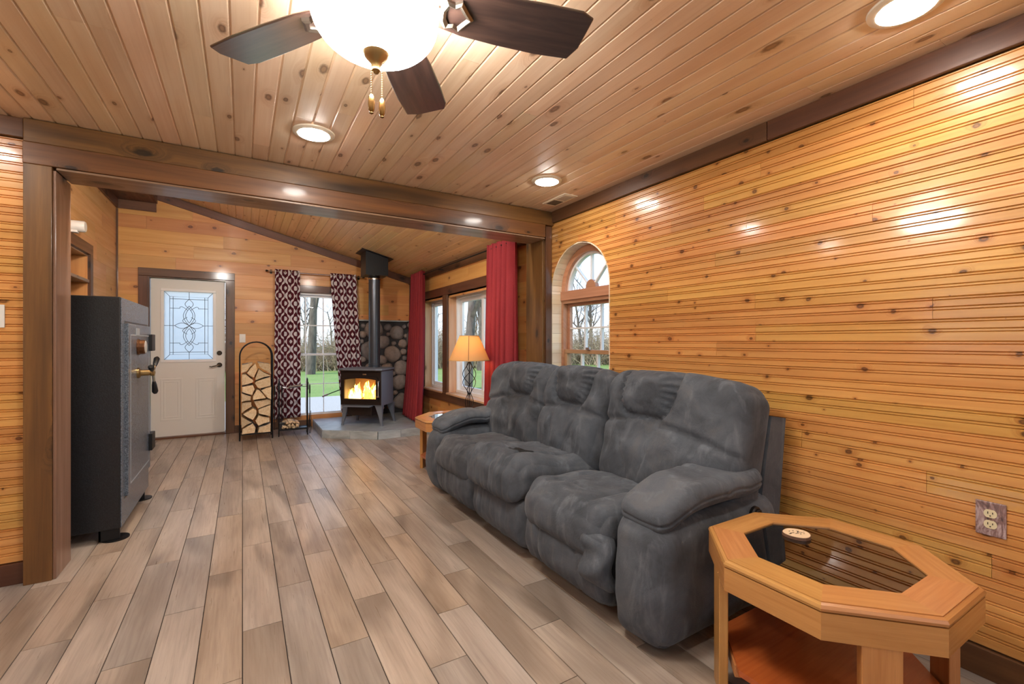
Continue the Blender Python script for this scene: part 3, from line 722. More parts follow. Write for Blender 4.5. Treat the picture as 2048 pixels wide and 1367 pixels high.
def ogee():
    s = N('ogee_patterned_cloth'); s.t.nodes.remove(s.b)
    uv = s.n('TexCoord').outputs['UV']; u, v, _ = s.sep(uv)
    u = s.math('DIVIDE', u, .15); v = s.math('DIVIDE', v, .215)
    sn = s.math('MULTIPLY', s.math('SINE', s.math('MULTIPLY', v, 2*PI)), .17)
    fa = s.math('ABSOLUTE', s.math('SUBTRACT', s.math('FRACT', s.math('SUBTRACT', s.math('ADD', u, .25), sn)), .5))
    fb2 = s.math('ABSOLUTE', s.math('SUBTRACT', s.math('FRACT', s.math('ADD', s.math('ADD', u, .75), sn)), .5))
    line = s.math('LESS_THAN', s.math('MINIMUM', fa, fb2), .074)
    def dot(uo, vo_):
        du = s.math('SUBTRACT', s.math('FRACT', s.math('ADD', u, uo)), .5); dv = s.math('SUBTRACT', s.math('FRACT', s.math('ADD', v, vo_)), .5)
        rr = s.math('ADD', s.math('ABSOLUTE', s.math('POWER', s.math('ABSOLUTE', s.math('DIVIDE', du, .155)), 1.7)), s.math('POWER', s.math('ABSOLUTE', s.math('DIVIDE', dv, .15)), 1.7))
        return s.math('LESS_THAN', rr, 1.0)
    dots = s.math('MAXIMUM', dot(0.0, -.25), dot(.5, .25))
    c = s.mix(s.math('MAXIMUM', line, dots), C(100, 44, 54), C(236, 228, 230))
    d = s.n('BsdfDiffuse'); t = s.n('BsdfTranslucent'); s.l(c, d.inputs[0]); s.l(c, t.inputs[0])
    m = s.n('MixShader'); m.inputs[0].default_value = .3; s.l(d.outputs[0], m.inputs[1]); s.l(t.outputs[0], m.inputs[2]); s.l(m.outputs[0], s.out.inputs[0]); return s.m
M['ogee'] = ogee()

# ------------------------------------------------------------------ SOFA
def puffy(parent, name, mat, c, h, r, n=22, deform=None, rot=None, uv=None):
    """rounded box of soft upholstery"""
    idx = {}; vs = []; fs = []
    h = Vector(h); r = min(r, *h)
    def P(p):
        k = tuple(round(q, 5) for q in p)
        if k in idx: return idx[k]
        q = Vector((p[0]*h.x, p[1]*h.y, p[2]*h.z)); inn = Vector([max(-(h[i]-r), min(h[i]-r, q[i])) for i in range(3)]); d = q-inn
        if d.length > 1e-9: q = inn+d.normalized()*r
        if deform: q = Vector(deform(q, p))
        if rot: q = rot @ q
        idx[k] = len(vs); vs.append(q+Vector(c)); return idx[k]
    f = lambda i: math.sin(PI/2*(2*i/n-1))*.55+(2*i/n-1)*.45
    for ax in range(3):
        for sg in (-1, 1):
            for i in range(n):
                for j in range(n):
                    q = []
                    for (a, b) in ((i, j), (i+1, j), (i+1, j+1), (i, j+1)):
                        p = [0, 0, 0]; p[ax] = sg; p[(ax+1) % 3] = f(a); p[(ax+2) % 3] = f(b); q.append(P(p))
                    fs.append(tuple(q if sg > 0 else q[::-1]))
    return mkmesh(name, vs, fs, mat, parent, True, fix=False)

def ga(x, w_): return math.exp(-(x/w_)**2)
def sst(a, b, x):
    t = max(0, min(1, (x-a)/(b-a))); return t*t*(3-2*t)
def wr(q, sc, amp, seed=0): return (mnoise.noise(Vector((q[0]*sc+seed, q[1]*sc, q[2]*sc))))*amp

sofa = thing('reclining_sofa', 'charcoal suede three-seat reclining sofa against the golden pine wall', 'sofa', (1.75, 2.41, 0))
SX, SY = 1.75, 2.41
L = lambda x, y, z: (x-SX, y-SY, z)
seats = [1.78, 2.42, 3.06]; HS = .318
MB().box(1.46-SX, 2.16-SX, 1.30-SY, 3.54-SY, .05, .36, .02).build('base', M['suede'], sofa)
for x in (1.52, 2.08):
    for y in (1.30, 3.52): MB().lathe([(0, 0), (.022, 0), (.025, .05), (0, .05)], 12, L(x, y, 0)).build('foot', M['black'], sofa)
# back shell
MB().prism([(2.02, .30), (2.20, .30), (2.27, .86), (2.15, .88)], 1.215, 3.62, lambda a, b, d: L(a, d, b)).build('back_shell', M['suede'], sofa)
rngs = random.Random(4)
for k, yc in enumerate(seats):
    # footrest panel with two upright seams
    def dfoot(q, p, k=k):
        x, y, z = q
        fr_ = sst(.2, -.6, p[0])
        x -= .030*fr_*(1-p[2]**2)*(1-p[1]**4)
        x += .016*fr_*(ga(y-.15, .012)+ga(y+.15, .012))
        x += fr_*(.004*math.sin(y*95+3*z)*(1-abs(p[2]))+wr((y*2+k, z, 0), 9, .008))
        if p[2] < 0: x += .05*p[2]*p[2]
        return x, y, z
    puffy(sofa, 'footrest', M['suede'], L(1.40, yc, .205), (.085, HS-.006, .155), .06, 44, dfoot)
    mid = (k == 1)
    def dseat(q, p, k=k, mid=mid):
        x, y, z = q
        tp = sst(-.1, .7, p[2])
        z += tp*.030*(1-p[1]**4)*(1-.5*p[0]**2)
        if mid: z += .035*sst(.3, -.9, p[0])
        fr_ = sst(-.25, -1, p[0])
        z -= .035*fr_*sst(-.75, -1, p[0])
        x -= .03*fr_*(1-p[1]**4)
        # seams: two lines front to back and one across
        z -= tp*.020*(ga(y-.165, .010)+ga(y+.165, .010))*sst(-.95, -.6, p[0])
        z -= tp*.014*ga(x+.20, .014)*(1 if abs(y) < .17 else 0)
        if mid: x += .006*math.sin(y*120)*fr_
        z += wr((x+k, y, 0), 7, .016)*tp; x += wr((y*1.5, z, k), 10, .010)*fr_
        return x, y, z
    ms = M['suede']
    zc = .405 if mid else .375
    if mid: ms = suede('charcoal_suede_worn', ((-.17, -.10, .10), .075, .085))
    cq = L(1.645 if not mid else 1.615, yc, zc)
    st_ = puffy(sofa, 'seat_cushion', ms, (0, 0, 0), (.345, HS, .098 if not mid else .115), .088, 56, dseat, Matrix.Rotation(R(4), 3, 'Y')); st_.location = cq
    oy = (.125, 0, -.125)[k]; hb_ = HS+.004 if mid else .445
    # back cushion: two wings, a gathered headrest pillow, lumbar below
    def dback(q, p, k=k, oy=oy):
        x, y, z = q; yw = y; y = y-oy
        f = sst(.3, -.8, p[0]); fd = sst(.75, -.7, p[0])
        # headrest pillow outline
        zh, hy, hz_, rr = .215, .150, .135, .07
        dx, dz = abs(y)-(hy-rr)-.04*sst(0, .3, z), abs(z-zh)-(hz_-rr)
        sd = math.hypot(max(dx, 0), max(dz, 0))+min(max(dx, dz), 0)-rr
        x += f*(.040*ga(sd, .016)); x -= f*.055*sst(.01, -.09, sd)
        an = math.atan2(z-zh, y)
        x += f*.011*math.sin(an*30)*ga(sd+.020, .030)
        # lumbar roll, wings
        x -= f*.042*ga(z+.13, .15)*(1-p[1]**4)
        x += f*.024*ga(z-.055+.25*y*y, .016)*(1 if abs(y) > .10 else .2)
        x += f*.012*(ga(y-.11-.35*(z+.05), .009)+ga(y+.11+.35*(z+.05), .010))*sst(.03, -.04, z)
        x -= f*.024*(ga(abs(y)-.25, .09))*ga(z-.16, .18)
        y = yw
        if k != 1: z -= .02*sst(.16, .50, abs(y-oy)*(1 if y*oy < 0 else 0))*max(0, p[2])
        x += wr((y+k*3, z*1.3, 0), 6, .022)*fd + wr((y+k*3, z, 2), 17, .006)*f
        if p[2] > 0: z += .025*(1-abs(p[1])**(2 if k == 1 else 5))*p[2]
        return x, y, z
    cb = L(2.005, yc, .705); rx = (14 if not mid else 16)
    puffy(sofa, 'back_cushion', M['suede'], (cb[0]-(.02 if mid else 0), cb[1]-oy, cb[2]), (.135, hb_, .335), .095, 76, dback, Matrix.Rotation(R(rx), 3, 'Y'))
for yc, nm in ((1.305, 0), (3.525, 1)):
    sg = -1 if nm == 0 else 1                       # outward side
    def darm(q, p, sg=sg):
        x, y, z = q
        dn = max(0, -p[2]); fr_ = sst(-.3, -1, p[0])
        y -= sg*.03*dn**2*max(0, p[1]*sg)
        x += fr_*(.030*dn**2.0+.02*max(0, p[2])); x -= fr_*.03*(1-p[1]**2)*(1-p[2]**2)
        if p[1]*sg > .5:                            # seam between the front lobe and the side panel
            y -= sg*.008*ga(x+.30-.02*p[2], .010)
        y += sg*.012*(1-p[2]**2)*max(0, p[1]*sg)+wr((x, z, 3*nm), 6, .010)*(1 if p[1]*sg > .5 else .3); x += wr((y, z*1.5, nm), 7, .010)*fr_
        return x, y, z
    puffy(sofa, 'arm', M['suede'], L(1.735, yc, .270), (.405, .138, .260), .085, 34, darm)
    def dpad(q, p, sg=sg):
        x, y, z = q
        z += .02*(1-p[0]**2); z -= .045*sst(-.35, -1.0, p[0])
        y *= 1-.12*sst(-.5, -1, p[0])-.10*sst(.5, 1, p[0])
        z += .010*ga(x-.05, .014)*-1*(1 if p[2] > -.5 else 0)+wr((x, y, nm), 8, .014)
        e_ = ga(p[2]+.1, .10)*max(abs(p[0]), abs(p[1]))**8
        y -= .006*e_*(1 if y > 0 else -1); x -= .006*e_*(1 if x > 0 else -1)
        return x, y, z
    puffy(sofa, 'arm_pad', M['suede'], L(1.705, yc, .583), (.345, .140, .056), .055, 32, dpad, Matrix.Rotation(R(-2), 3, 'Y'))
# loose flap of upholstery at the near end of the seat
def dflap(q, p):
    x, y, z = q
    x -= .03*(1-p[2]**2); x += .018*math.sin(z*40+y*20)*(.3+.7*(p[0] < 0)); y += .03*p[2]-.01*math.sin(z*30)
    return x, y, z
puffy(sofa, 'loose_flap', M['suede'], L(1.345, 1.50, .285), (.055, .075, .115), .05, 20, dflap, Matrix.Rotation(R(10), 3, 'X'))
lv = MB().lathe([(0, -.006), (.030, -.006), (.036, 0), (.036, .012)], 24, L(1.93, 1.158, .475), 'y'); lvo = lv.build('recliner_lever_cup', M['black'], sofa, True)
MB().box(1.915-SX, 1.945-SX, 1.140-SY, 1.156-SY, .45, .50, .005).build('recliner_lever', M['black'], lvo)

# ------------------------------------------------------------------ end tables
def end_table(loc, label):
    t = thing('end_table', label, 'table', loc, group=None)
    a, b = .350, .145; Z = .52
    octo = lambda s: [(s, b/a*s), (b/a*s, s), (-b/a*s, s), (-s, b/a*s), (-s, -b/a*s), (-b/a*s, -s), (b/a*s, -s), (s, -b/a*s)]
    O_, I_ = octo(.335), octo(.235)
    for i in range(8):                              # mitred top frame, eight boards
        j = (i+1) % 8; p, q, r_, s2 = Vector(O_[i]), Vector(O_[j]), Vector(I_[j]), Vector(I_[i])
        X = (q-p).normalized(); mid = (p+q)/2; Yv = Vector((-X.y, X.x))
        loc2 = lambda v: ((v-mid).dot(X), (v-mid).dot(Yv))
        m = MB().prism([loc2(p), loc2(q), loc2(r_), loc2(s2)], -.022, 0)
        M4 = Matrix(((X.x, Yv.x, 0, mid.x), (X.y, Yv.y, 0, mid.y), (0, 0, 1, Z), (0, 0, 0, 1)))
        m.build('top_board', M['oak'], t, matrix=M4)
        # moulded edge and apron on each side
        p, q = Vector(octo(.350)[i]), Vector(octo(.350)[j]); mid = (p+q)/2; Ln = (q-p).length/2
        pi_, qi = loc2(p), loc2(q); M5 = Matrix(((X.x, Yv.x, 0, mid.x), (X.y, Yv.y, 0, mid.y), (0, 0, 1, 0), (0, 0, 0, 1)))
        mo = MB(); k_ = b/a
        prof = [(.018, Z-.004), (.012, Z-.002), (.004, Z-.006), (0, Z-.014), (.002, Z-.022), (.018, Z-.024)]   # inward offset, height
        vv = []
        for sgn in (-1, 1):
            for (inn, zz) in prof: vv.append((sgn*(Ln-inn*math.tan(PI/8)), inn, zz))
        n_ = len(prof); mo.add(vv, [(c_, (c_+1) % n_, n_+(c_+1) % n_, n_+c_) for c_ in range(n_)]+[tuple(range(n_)), tuple(range(n_, 2*n_))])
        mo.build('edge_moulding', M['oak'], t, matrix=M5)
        ap = MB(); in0, in1 = .002, .024; ap.add([(sg_*(Ln-inn*math.tan(PI/8)), inn, zz) for zz in (Z-.10, Z-.026) for inn in (in0, in1) for sg_ in (-1, 1)], [(0, 1, 3, 2), (4, 5, 7, 6), (0, 1, 5, 4), (2, 3, 7, 6), (0, 2, 6, 4), (1, 3, 7, 5)])
        ap.build('apron', M['oak'], t, matrix=M5)
    gp = octo(.238); g_ = MB().prism(gp, Z-.012, Z-.005).build('glass_top', M['smoked'], t); g_['label'] = 'smoked glass inset'
    MB().prism(octo(.30), .135, .155).build('shelf', M['oak_shelf'], t)
    rad = .335
    for an in (45, 135, 225, 315):
        d = Vector((math.cos(R(an)), math.sin(R(an)), 0)); tt = Vector((-d.y, d.x, 0))
        c = d*(rad-.004)
        bar('leg', M['oak'], c, c+Vector((0, 0, Z-.03)), .095, .030, tt, t, .003)
        c2_ = d*(.325-.03); bar('shelf_rail', M['oak'], c2_-tt*.09+Vector((0, 0, .125)), c2_+tt*.09+Vector((0, 0, .125)), .04, .02, (0, 0, 1), t)
    return t
end_table((1.70, .775, 0), 'octagonal oak end table with smoked glass top, nearest the wall outlet')
end_table((1.765, 4.05, 0), 'octagonal oak end table under the lamp, behind the sofa arm')
# wood slice coaster
cs = thing('coaster', 'round wood-slice coaster with dark print on the smoked glass', 'coaster', (1.757, .901, .5155), R(-25))
pts = [(.047*math.cos(a)*(1+.04*math.sin(3*a)), .044*math.sin(a)*(1+.03*math.cos(4*a))) for a in [2*PI*i/32 for i in range(32)]]
bark = wood('bark_edge', C(120, 92, 70), C(96, 70, 52), C(70, 50, 38), C(60, 40, 30))
MB().prism(pts, 0, .010).build('bark_rim', bark, cs)
MB().prism([(x*.955, y*.955) for x, y in pts], .0102, .0108).build('face', plain('pale_birch', C(228, 200, 164), .6), cs)
inkm = plain('dark_ink', C(40, 26, 18), .7)
for i, (x, y, l, a) in enumerate(((.012, .010, .016, 40), (.018, .004, .012, -30), (.006, .0, .010, 80), (-.004, -.004, .012, 10), (.008, -.010, .009, 60), (-.022, .002, .009, 5), (-.012, .004, .008, 0), (-.03, -.004, .012, 15), (.022, -.008, .006, 20), (-.016, .018, .006, 30), (.0, .020, .007, 60), (.03, .004, .005, 0), (.014, .016, .008, -60))):
    ca, sa = math.cos(R(a)), math.sin(R(a)); hw_ = .0022
    MB().prism([(x+ca*l/2-sa*hw_, y+sa*l/2+ca*hw_), (x-ca*l/2-sa*hw_*.4, y-sa*l/2+ca*hw_*.4), (x-ca*l/2+sa*hw_*.4, y-sa*l/2-ca*hw_*.4), (x+ca*l/2+sa*hw_, y+sa*l/2-ca*hw_)], .0109, .0112).build('print_mark', inkm, cs)

# ------------------------------------------------------------------ table lamp
lp = thing('table_lamp', 'table lamp with tan shade and twisted black wire base', 'lamp', (1.965, 4.15, .52))
MB().lathe([(0, .0), (.085, .0), (.088, .006), (.080, .014), (0, .016)], 28).build('base', plain('white_marble_base', C(228, 224, 214), .35), lp, True)
MB().tube([(0, 0, .012), (0, 0, .60)], .005, 8).build('stem', M['iron'], lp, True)
def rz_(t):
    if t < .36: return .014+.030*math.sin(PI*t/.36)
    return .014+.058*math.sin(PI*(t-.36)/.64)
for k in range(4):
    pts = []
    for i in range(41):
        t = i/40; z = .015+.49*t; tw = k*PI/2+(0 if t < .36 else (t-.36)/.64*PI*1.25)
        pts.append((rz_(t)*math.cos(tw), rz_(t)*math.sin(tw), z))
    MB().tube(pts, .0036, 6).build('twisted_rod', M['iron'], lp, True)
for z in (.19, .505): MB().lathe([(.006, z-.008), (.018, z-.004), (.018, z+.004), (.006, z+.008)], 14).build('collar', M['iron'], lp, True)
s_ = N('tan_shade'); s_.t.nodes.remove(s_.b)
d = s_.n('BsdfDiffuse'); t_ = s_.n('BsdfTranslucent'); 
for q in (d, t_): q.inputs[0].default_value = C(216, 180, 128)
mx = s_.n('MixShader'); mx.inputs[0].default_value = .42; s_.l(d.outputs[0], mx.inputs[1]); s_.l(t_.outputs[0], mx.inputs[2]); s_.l(mx.outputs[0], s_.out.inputs[0])
sh = MB().lathe([(.205, .525), (.203, .525), (.095, .772), (.097, .772), (.205, .525)], 40).build('shade', s_.m, lp, True, 50)
for (r_, z_) in ((.205, .527), (.097, .771)): MB().lathe([(r_-.002, z_-.004), (r_+.002, z_-.004), (r_+.002, z_+.004), (r_-.002, z_+.004), (r_-.002, z_-.004)], 40).build('shade_trim', plain('shade_binding', C(196, 160, 110), .8), sh)
va = -2.05; MB().tube([(.2065*math.cos(va), .2065*math.sin(va), .53), (.0975*math.cos(va), .0975*math.sin(va), .77)], .003, 5).build('shade_seam', plain('seam_tape', C(120, 92, 60), .8), sh)
for k in range(3): MB().tube([(0, 0, .765), (.096*math.cos(k*2.09), .096*math.sin(k*2.09), .768)], .0018, 5).build('spider_arm', M['brass'], lp)
bl = MB().lathe([(0, .60), (.015, .60), (.018, .63), (.030, .67), (.028, .70), (.014, .72), (0, .724)], 16).build('bulb', emit('lamp_bulb', (1, .72, .38), 55), lp, True)

# ------------------------------------------------------------------ ceiling fan
FX, FY = .325, 1.30
fan = thing('ceiling_fan', 'five-blade ceiling fan with frosted glass light bowl', 'fan', (FX, FY, ZC))
s_ = N('dark_fan_blade'); o_ = s_.obj(); g_ = s_.noise(s_.vm('MULTIPLY', o_, (2, 26, 26)), 1.5, 4, .6, .6)
s_.P(Base_Color=s_.mix(s_.mr(g_, .35, .7, 0, 1), C(44, 30, 26), C(70, 50, 42)), Roughness=.3, Coat_Weight=1.0, Coat_Roughness=.22, Coat_IOR=1.9); M['blade'] = s_.m
MB().lathe([(0, 0), (.085, 0), (.09, -.012), (.10, -.02), (.135, -.04), (.14, -.10), (.12, -.145), (.11, -.16), (0, -.16)], 40).build('motor_housing', M['dark_knob'], fan, True)
MB().lathe([(0, -.16), (.075, -.16), (.075, -.205), (.10, -.215), (.10, -.222), (0, -.222)], 36).build('light_fitter', M['brass'], fan, True)
prof = []
for i in range(15):
    a = PI/2*i/14; prof.append((.174*math.cos(a)**.8 if i < 14 else 0, -.222-.105*math.sin(a)**1.05))
prof = [(.10, -.205), (.155, -.206), (.172, -.212)]+prof
MB().lathe(prof[2:], 48).build('glass_bowl', M['globe'], fan, True, 80)
MB().lathe(prof[:3], 48).build('bowl_opening', M['bowl_top'], fan, True, 80)
fin = MB().lathe([(.034, -.322), (.037, -.326), (.030, -.338), (.016, -.352), (.011, -.366), (.012, -.372), (.007, -.380), (0, -.383)], 20).build('finial', M['brass'], fan, True)
for k, (dx, dy, zl) in enumerate(((-.012, .004, -.44), (.020, .012, -.44))):
    ch = MB()
    for i in range(16):
        z = -.34-i*(abs(zl)-.34)/15; ch.lathe([(0, z+.003), (.0022, z), (0, z-.003)], 6, (dx, dy, 0))
    ch.tube([(dx, dy, -.335), (dx, dy, zl)], .0009, 4)
    co = ch.build('pull_chain', M['brass'], fan)
    MB().lathe([(0, 0), (.004, -.002), (.0085, -.010), (.0095, -.03), (.008, -.046), (.005, -.052), (.006, -.054), (0, -.058)], 14, (dx, dy, zl)).build('pull_fob', plain('brass_wood_fob', C(134, 98, 52), .25, .7), co, True)
for k in range(5):
    an = R((-15.0, 57.0, 125.0, 200.0, 273.0)[k])
    rot = Matrix.Translation((0, 0, -.168)) @ Matrix.Rotation(an, 4, 'Z') @ Matrix.Rotation(R(-13), 4, 'X')
    out = [(.17, -.056), (.24, -.074), (.34, -.084), (.48, -.090), (.60, -.090), (.640, -.074), (.634, .034), (.612, .082), (.50, .086), (.36, .080), (.25, .070), (.17, .052)]
    # rounded outline
    bl_ = MB().prism(out, -.004, .004); bo = bl_.build('blade', M['blade'], fan, matrix=rot)
    bmod = bo.modifiers.new('bev', 'BEVEL'); bmod.width = .006; bmod.segments = 2; bmod.limit_method = 'ANGLE'
    hk = MB(); hk.prism([(.09, -.02), (.15, -.018), (.15, .018), (.09, .02)], -.012, -.004)
    ol = [(.145, -.018), (.16, -.045), (.185, -.038), (.205, -.05), (.228, -.02), (.245, 0), (.228, .02), (.205, .05), (.185, .038), (.16, .045), (.145, .018)]
    il = [(x*.6+.19*.4, y*.6) for x, y in ol]; n_ = len(ol)
    hk.add([(x, y, -.013) for x, y in ol]+[(x*.82+.19*.18, y*.82, -.018) for x, y in ol]+[(x, y, -.012) for x, y in il]+[(x, y, -.004) for x, y in ol],
           [(i, (i+1) % n_, n_+(i+1) % n_, n_+i) for i in range(n_)]+[(n_+i, n_+(i+1) % n_, 2*n_+(i+1) % n_, 2*n_+i) for i in range(n_)]+[(i, (i+1) % n_, 3*n_+(i+1) % n_, 3*n_+i) for i in range(n_)])
    hk.build('blade_bracket', M['nickel'], fan, matrix=rot @ Matrix.Translation((.035, 0, 0)))

# ------------------------------------------------------------------ recessed lights and vent
def can(x, y, label):
    t = thing('recessed_light', label, 'ceiling light', (x, y, ZC), group='recessed ceiling lights')
    MB().lathe([(.108, 0), (.106, -.006), (.098, -.010), (.082, -.012), (.078, -.004), (.078, .0)], 36).build('trim_ring', M['white_lamp'], t, True)
    MB().lathe([(.078, -.006), (.070, -.016), (.045, -.024), (0, -.027)], 32).build('lens', M['lens'], t, True)
can(.335, 2.68, 'round recessed ceiling light in front of the beam, between fan and stove')
can(1.85, 2.63, 'round recessed ceiling light beside the ceiling vent')
for cx_, cy_ in ((.335, .64), (-1.25, 2.68), (-1.25, .64), (.335, -1.4), (1.935, -1.4), (-1.25, -1.4)):  # lights added out of view to brighten the room
    can(cx_, cy_, 'added unseen recessed light extending the ceiling grid, away from the beam')
can(1.935, .64, 'round recessed ceiling light above the smoked glass end table')
vt = thing('ceiling_vent', 'white metal ceiling register by the beam and sofa wall', 'vent', (2.185, 2.93, ZC), 0)
MB().box(-.065, .065, -.15, .15, -.006, 0, .002).build('frame', M['white_lamp'], vt)
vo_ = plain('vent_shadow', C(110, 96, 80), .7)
for sy in (-1, 1):
    for i in range(9):
        y = sy*.068+(i-4)*.0125
        MB().box(-.045, .045, y-.0045, y+.0035, -.0085, -.0062).build('louver', vo_ if sy > 0 else plain('vent_louver', C(196, 184, 168), .5) if i == 0 and sy < 0 else (vo_ if sy > 0 else bpy.data.materials['vent_louver']), vt)

# ------------------------------------------------------------------ outlet and switches
ol = thing('wall_outlet', 'duplex outlet with camouflage-bark cover plate on the sofa wall', 'outlet', (XR, .53, .585), -PI/2)
s_ = N('printed_bark_plate'); o_ = s_.obj(); n1 = s_.noise(s_.vm('MULTIPLY', o_, (34, 1, 12)), 1, 5, .7, 1.5)
cr_ = s_.n('ValToRGB'); s_.l(n1, cr_.inputs[0]); cr_.color_ramp.elements[0].position = .36; cr_.color_ramp.elements[0].color = C(70, 58, 58); cr_.color_ramp.elements[1].position = .62; cr_.color_ramp.elements[1].color = C(196, 178, 178)
e_ = cr_.color_ramp.elements.new(.5); e_.color = C(150, 120, 116); s_.P(Base_Color=cr_.outputs[0], Roughness=.35)
MB().box(-.040, .040, -.007, 0, -.062, .062, .003).build('cover_plate', s_.m, ol)
for sz in (-1, 1):
    pt = [(.0175*math.cos(a), max(-.0145, min(.0145, .0175*math.sin(a)))+sz*.0195) for a in [2*PI*i/28 for i in range(28)]]
    rc = MB().prism(pt, -.0095, -.004, lambda a, b, d: (a, d, b)).build('receptacle', M['ivory'], ol)
    for sx, hh in ((-1, .0042), (1, .0034)): MB().box(sx*.0062-.0011, sx*.0062+.0011, -.0102, -.0094, sz*.0195+.003-hh, sz*.0195+.003+hh).build('slot', M['black'], rc)
    MB().lathe([(0, -.0102), (.0022, -.0102), (.0022, -.0094)], 10, (0, 0, sz*.0195-.0075), 'y').build('slot', M['black'], rc)
MB().lathe([(0, -.0085), (.003, -.0085), (.003, -.006)], 10, (0, 0, 0), 'y').build('screw', M['chrome'], ol)
def switch(loc, rz, label):
    t = thing('light_switch', label, 'switch', loc, rz)
    MB().box(-.036, .036, -.007, 0, -.058, .058, .003).build('cover_plate', M['plate'], t)
    MB().box(-.006, .006, -.016, -.006, -.010, .013, .002).build('toggle', M['plate'], t)
switch((.0, Y2B, 1.28), 0, 'metallic white switch plate between the door and wood rack')
switch((-1.068, YF+.022, 1.36), 0, 'white switch plate on the beadboard left of the post')
# ------------------------------------------------------------------ hearth, stones, stove
def clip_poly(poly, conv):
    out = poly
    n = len(conv); cx = sum(p[0] for p in conv)/n; cy = sum(p[1] for p in conv)/n
    for i in range(n):
        a, b = conv[i], conv[(i+1) % n]; nx, ny = -(b[1]-a[1]), b[0]-a[0]
        if (cx-a[0])*nx+(cy-a[1])*ny < 0: nx, ny = -nx, -ny
        inp = out; out = []
        for j in range(len(inp)):
            p, q = inp[j], inp[(j+1) % len(inp)]
            dp = (p[0]-a[0])*nx+(p[1]-a[1])*ny; dq = (q[0]-a[0])*nx+(q[1]-a[1])*ny
            if dp >= 0: out.append(p)
            if dp*dq < 0: t = dp/(dp-dq); out.append((p[0]+(q[0]-p[0])*t, p[1]+(q[1]-p[1])*t))
        if len(out) < 3: return []
    return out
HP = [(.88, 7.195), (.88, 6.22), (1.465, 5.775), (2.345, 5.775), (2.345, 7.195)]; HZ = .105
he = thing('hearth', 'low slate-tiled corner hearth under the wood stove', 'hearth', (0, 0, 0))
def inset(poly, d):
    c = Vector((sum(p[0] for p in poly)/len(poly), sum(p[1] for p in poly)/len(poly))); n = len(poly); out = []
    for i in range(n):
        p0, p1, p2 = Vector(poly[i-1]), Vector(poly[i]), Vector(poly[(i+1) % n]); e1 = (p1-p0).normalized(); e2 = (p2-p1).normalized()
        n1 = Vector((-e1.y, e1.x)); n2 = Vector((-e2.y, e2.x))
        if n1.dot(c-p1) < 0: n1 = -n1
        if n2.dot(c-p1) < 0: n2 = -n2
        b = (n1+n2); b = b/(b.dot(n1)); out.append(tuple(p1+b*d))
    return out
MB().prism(inset(HP, .012), 0, HZ-.012).build('bed', M['mortar'], he)
T = .305
for i in range(-8, 10):
    for j in range(-8, 10):
        ca = math.cos(R(-38)); sa = math.sin(R(-38)); o0 = Vector((1.465, 5.775))
        q = [(i*T*2+(T if j % 2 else 0)+.0015, j*T+.0015), (i*T*2+(T if j % 2 else 0)+2*T-.0015, j*T+.0015), (i*T*2+(T if j % 2 else 0)+2*T-.0015, j*T+T-.0015), (i*T*2+(T if j % 2 else 0)+.0015, j*T+T-.0015)]
        q = [(o0.x+x*ca-y*sa, o0.y+x*sa+y*ca) for x, y in q]
        c = clip_poly(q, HP)
        if len(c) >= 3: MB().prism(c, HZ-.012, HZ).build('tile', M['slate'], he)
def side_tiles(a, b, n):
    a = Vector(a); b = Vector(b)
    for i in range(n):
        p, q = a+(b-a)*i/n, a+(b-a)*(i+1)/n; dr_ = (q-p).normalized()
        bar('tile', M['slate'], (p.x+dr_.x*.0015, p.y+dr_.y*.0015, (HZ-.012)/2), (q.x-dr_.x*.0015, q.y-dr_.y*.0015, (HZ-.012)/2), HZ-.013, .020, (0, 0, 1), he, .001)
side_tiles((.886, 7.18), (.886, 6.225), 3); side_tiles((.888, 6.222), (1.465, 5.781), 2); side_tiles((1.47, 5.782), (2.34, 5.782), 3)

# stone corner
sc_ = thing('wall_stone', 'rounded river-stone veneer in the corner behind the wood stove', 'stone wall', kind='structure')
ZT = 1.55
bx('mortar_bed', M['mortar'], 1.54, XR, Y2B-.03, Y2B, HZ, ZT, sc_); bx('mortar_bed', M['mortar'], XR-.03, XR, 6.64, Y2B-.03, HZ, ZT, sc_)
sm = []
for k in range(6):
    bm = bmesh.new(); bmesh.ops.create_icosphere(bm, subdivisions=3, radius=1)
    for q in bm.verts:
        n_ = mnoise.noise(q.co*1.1+Vector((k*9, 0, 0))); q.co = q.co*(1+.20*n_)
        q.co.x = math.copysign(abs(q.co.x)**.85, q.co.x); q.co.z = math.copysign(abs(q.co.z)**.85, q.co.z)
    me = bpy.data.meshes.new('stone'); bm.to_mesh(me); bm.free(); me.materials.append(M['stone'])
    me.polygons.foreach_set('use_smooth', [True]*len(me.polygons)); sm.append(me)
rs = random.Random(14)
def stones(u0, u1, v0, v1, place):
    pl = []
    for r_, tries in ((.125, 160), (.10, 300), (.075, 500), (.055, 700), (.036, 500)):
        for _ in range(tries):
            u, v = rs.uniform(u0+r_*.8, u1-r_*.8), rs.uniform(v0+r_*.8, v1-r_*.8); rr = r_*rs.uniform(.85, 1.1)
            if all(math.hypot(u-a, v-b) > rr+c+.004 for a, b, c in pl): pl.append((u, v, rr))
    for u, v, rr in pl:
        o = bpy.data.objects.new('stone', rs.choice(sm)); COL.objects.link(o); o.parent = sc_
        place(o, u, v); o.scale = (rr*rs.uniform(1.06, 1.2), .045+rr*.25, rr*rs.uniform(1.02, 1.15)); 
def pl_back(o, u, v): o.location = (u, Y2B-.028, v); o.rotation_euler = (0, rs.uniform(-.5, .5), 0)
def pl_right(o, u, v): o.location = (XR-.028, u, v); o.rotation_euler = (0, 0, PI/2)
stones(1.54, XR-.05, HZ+.06, ZT, pl_back); stones(6.64, Y2B-.05, HZ+.06, ZT, pl_right)
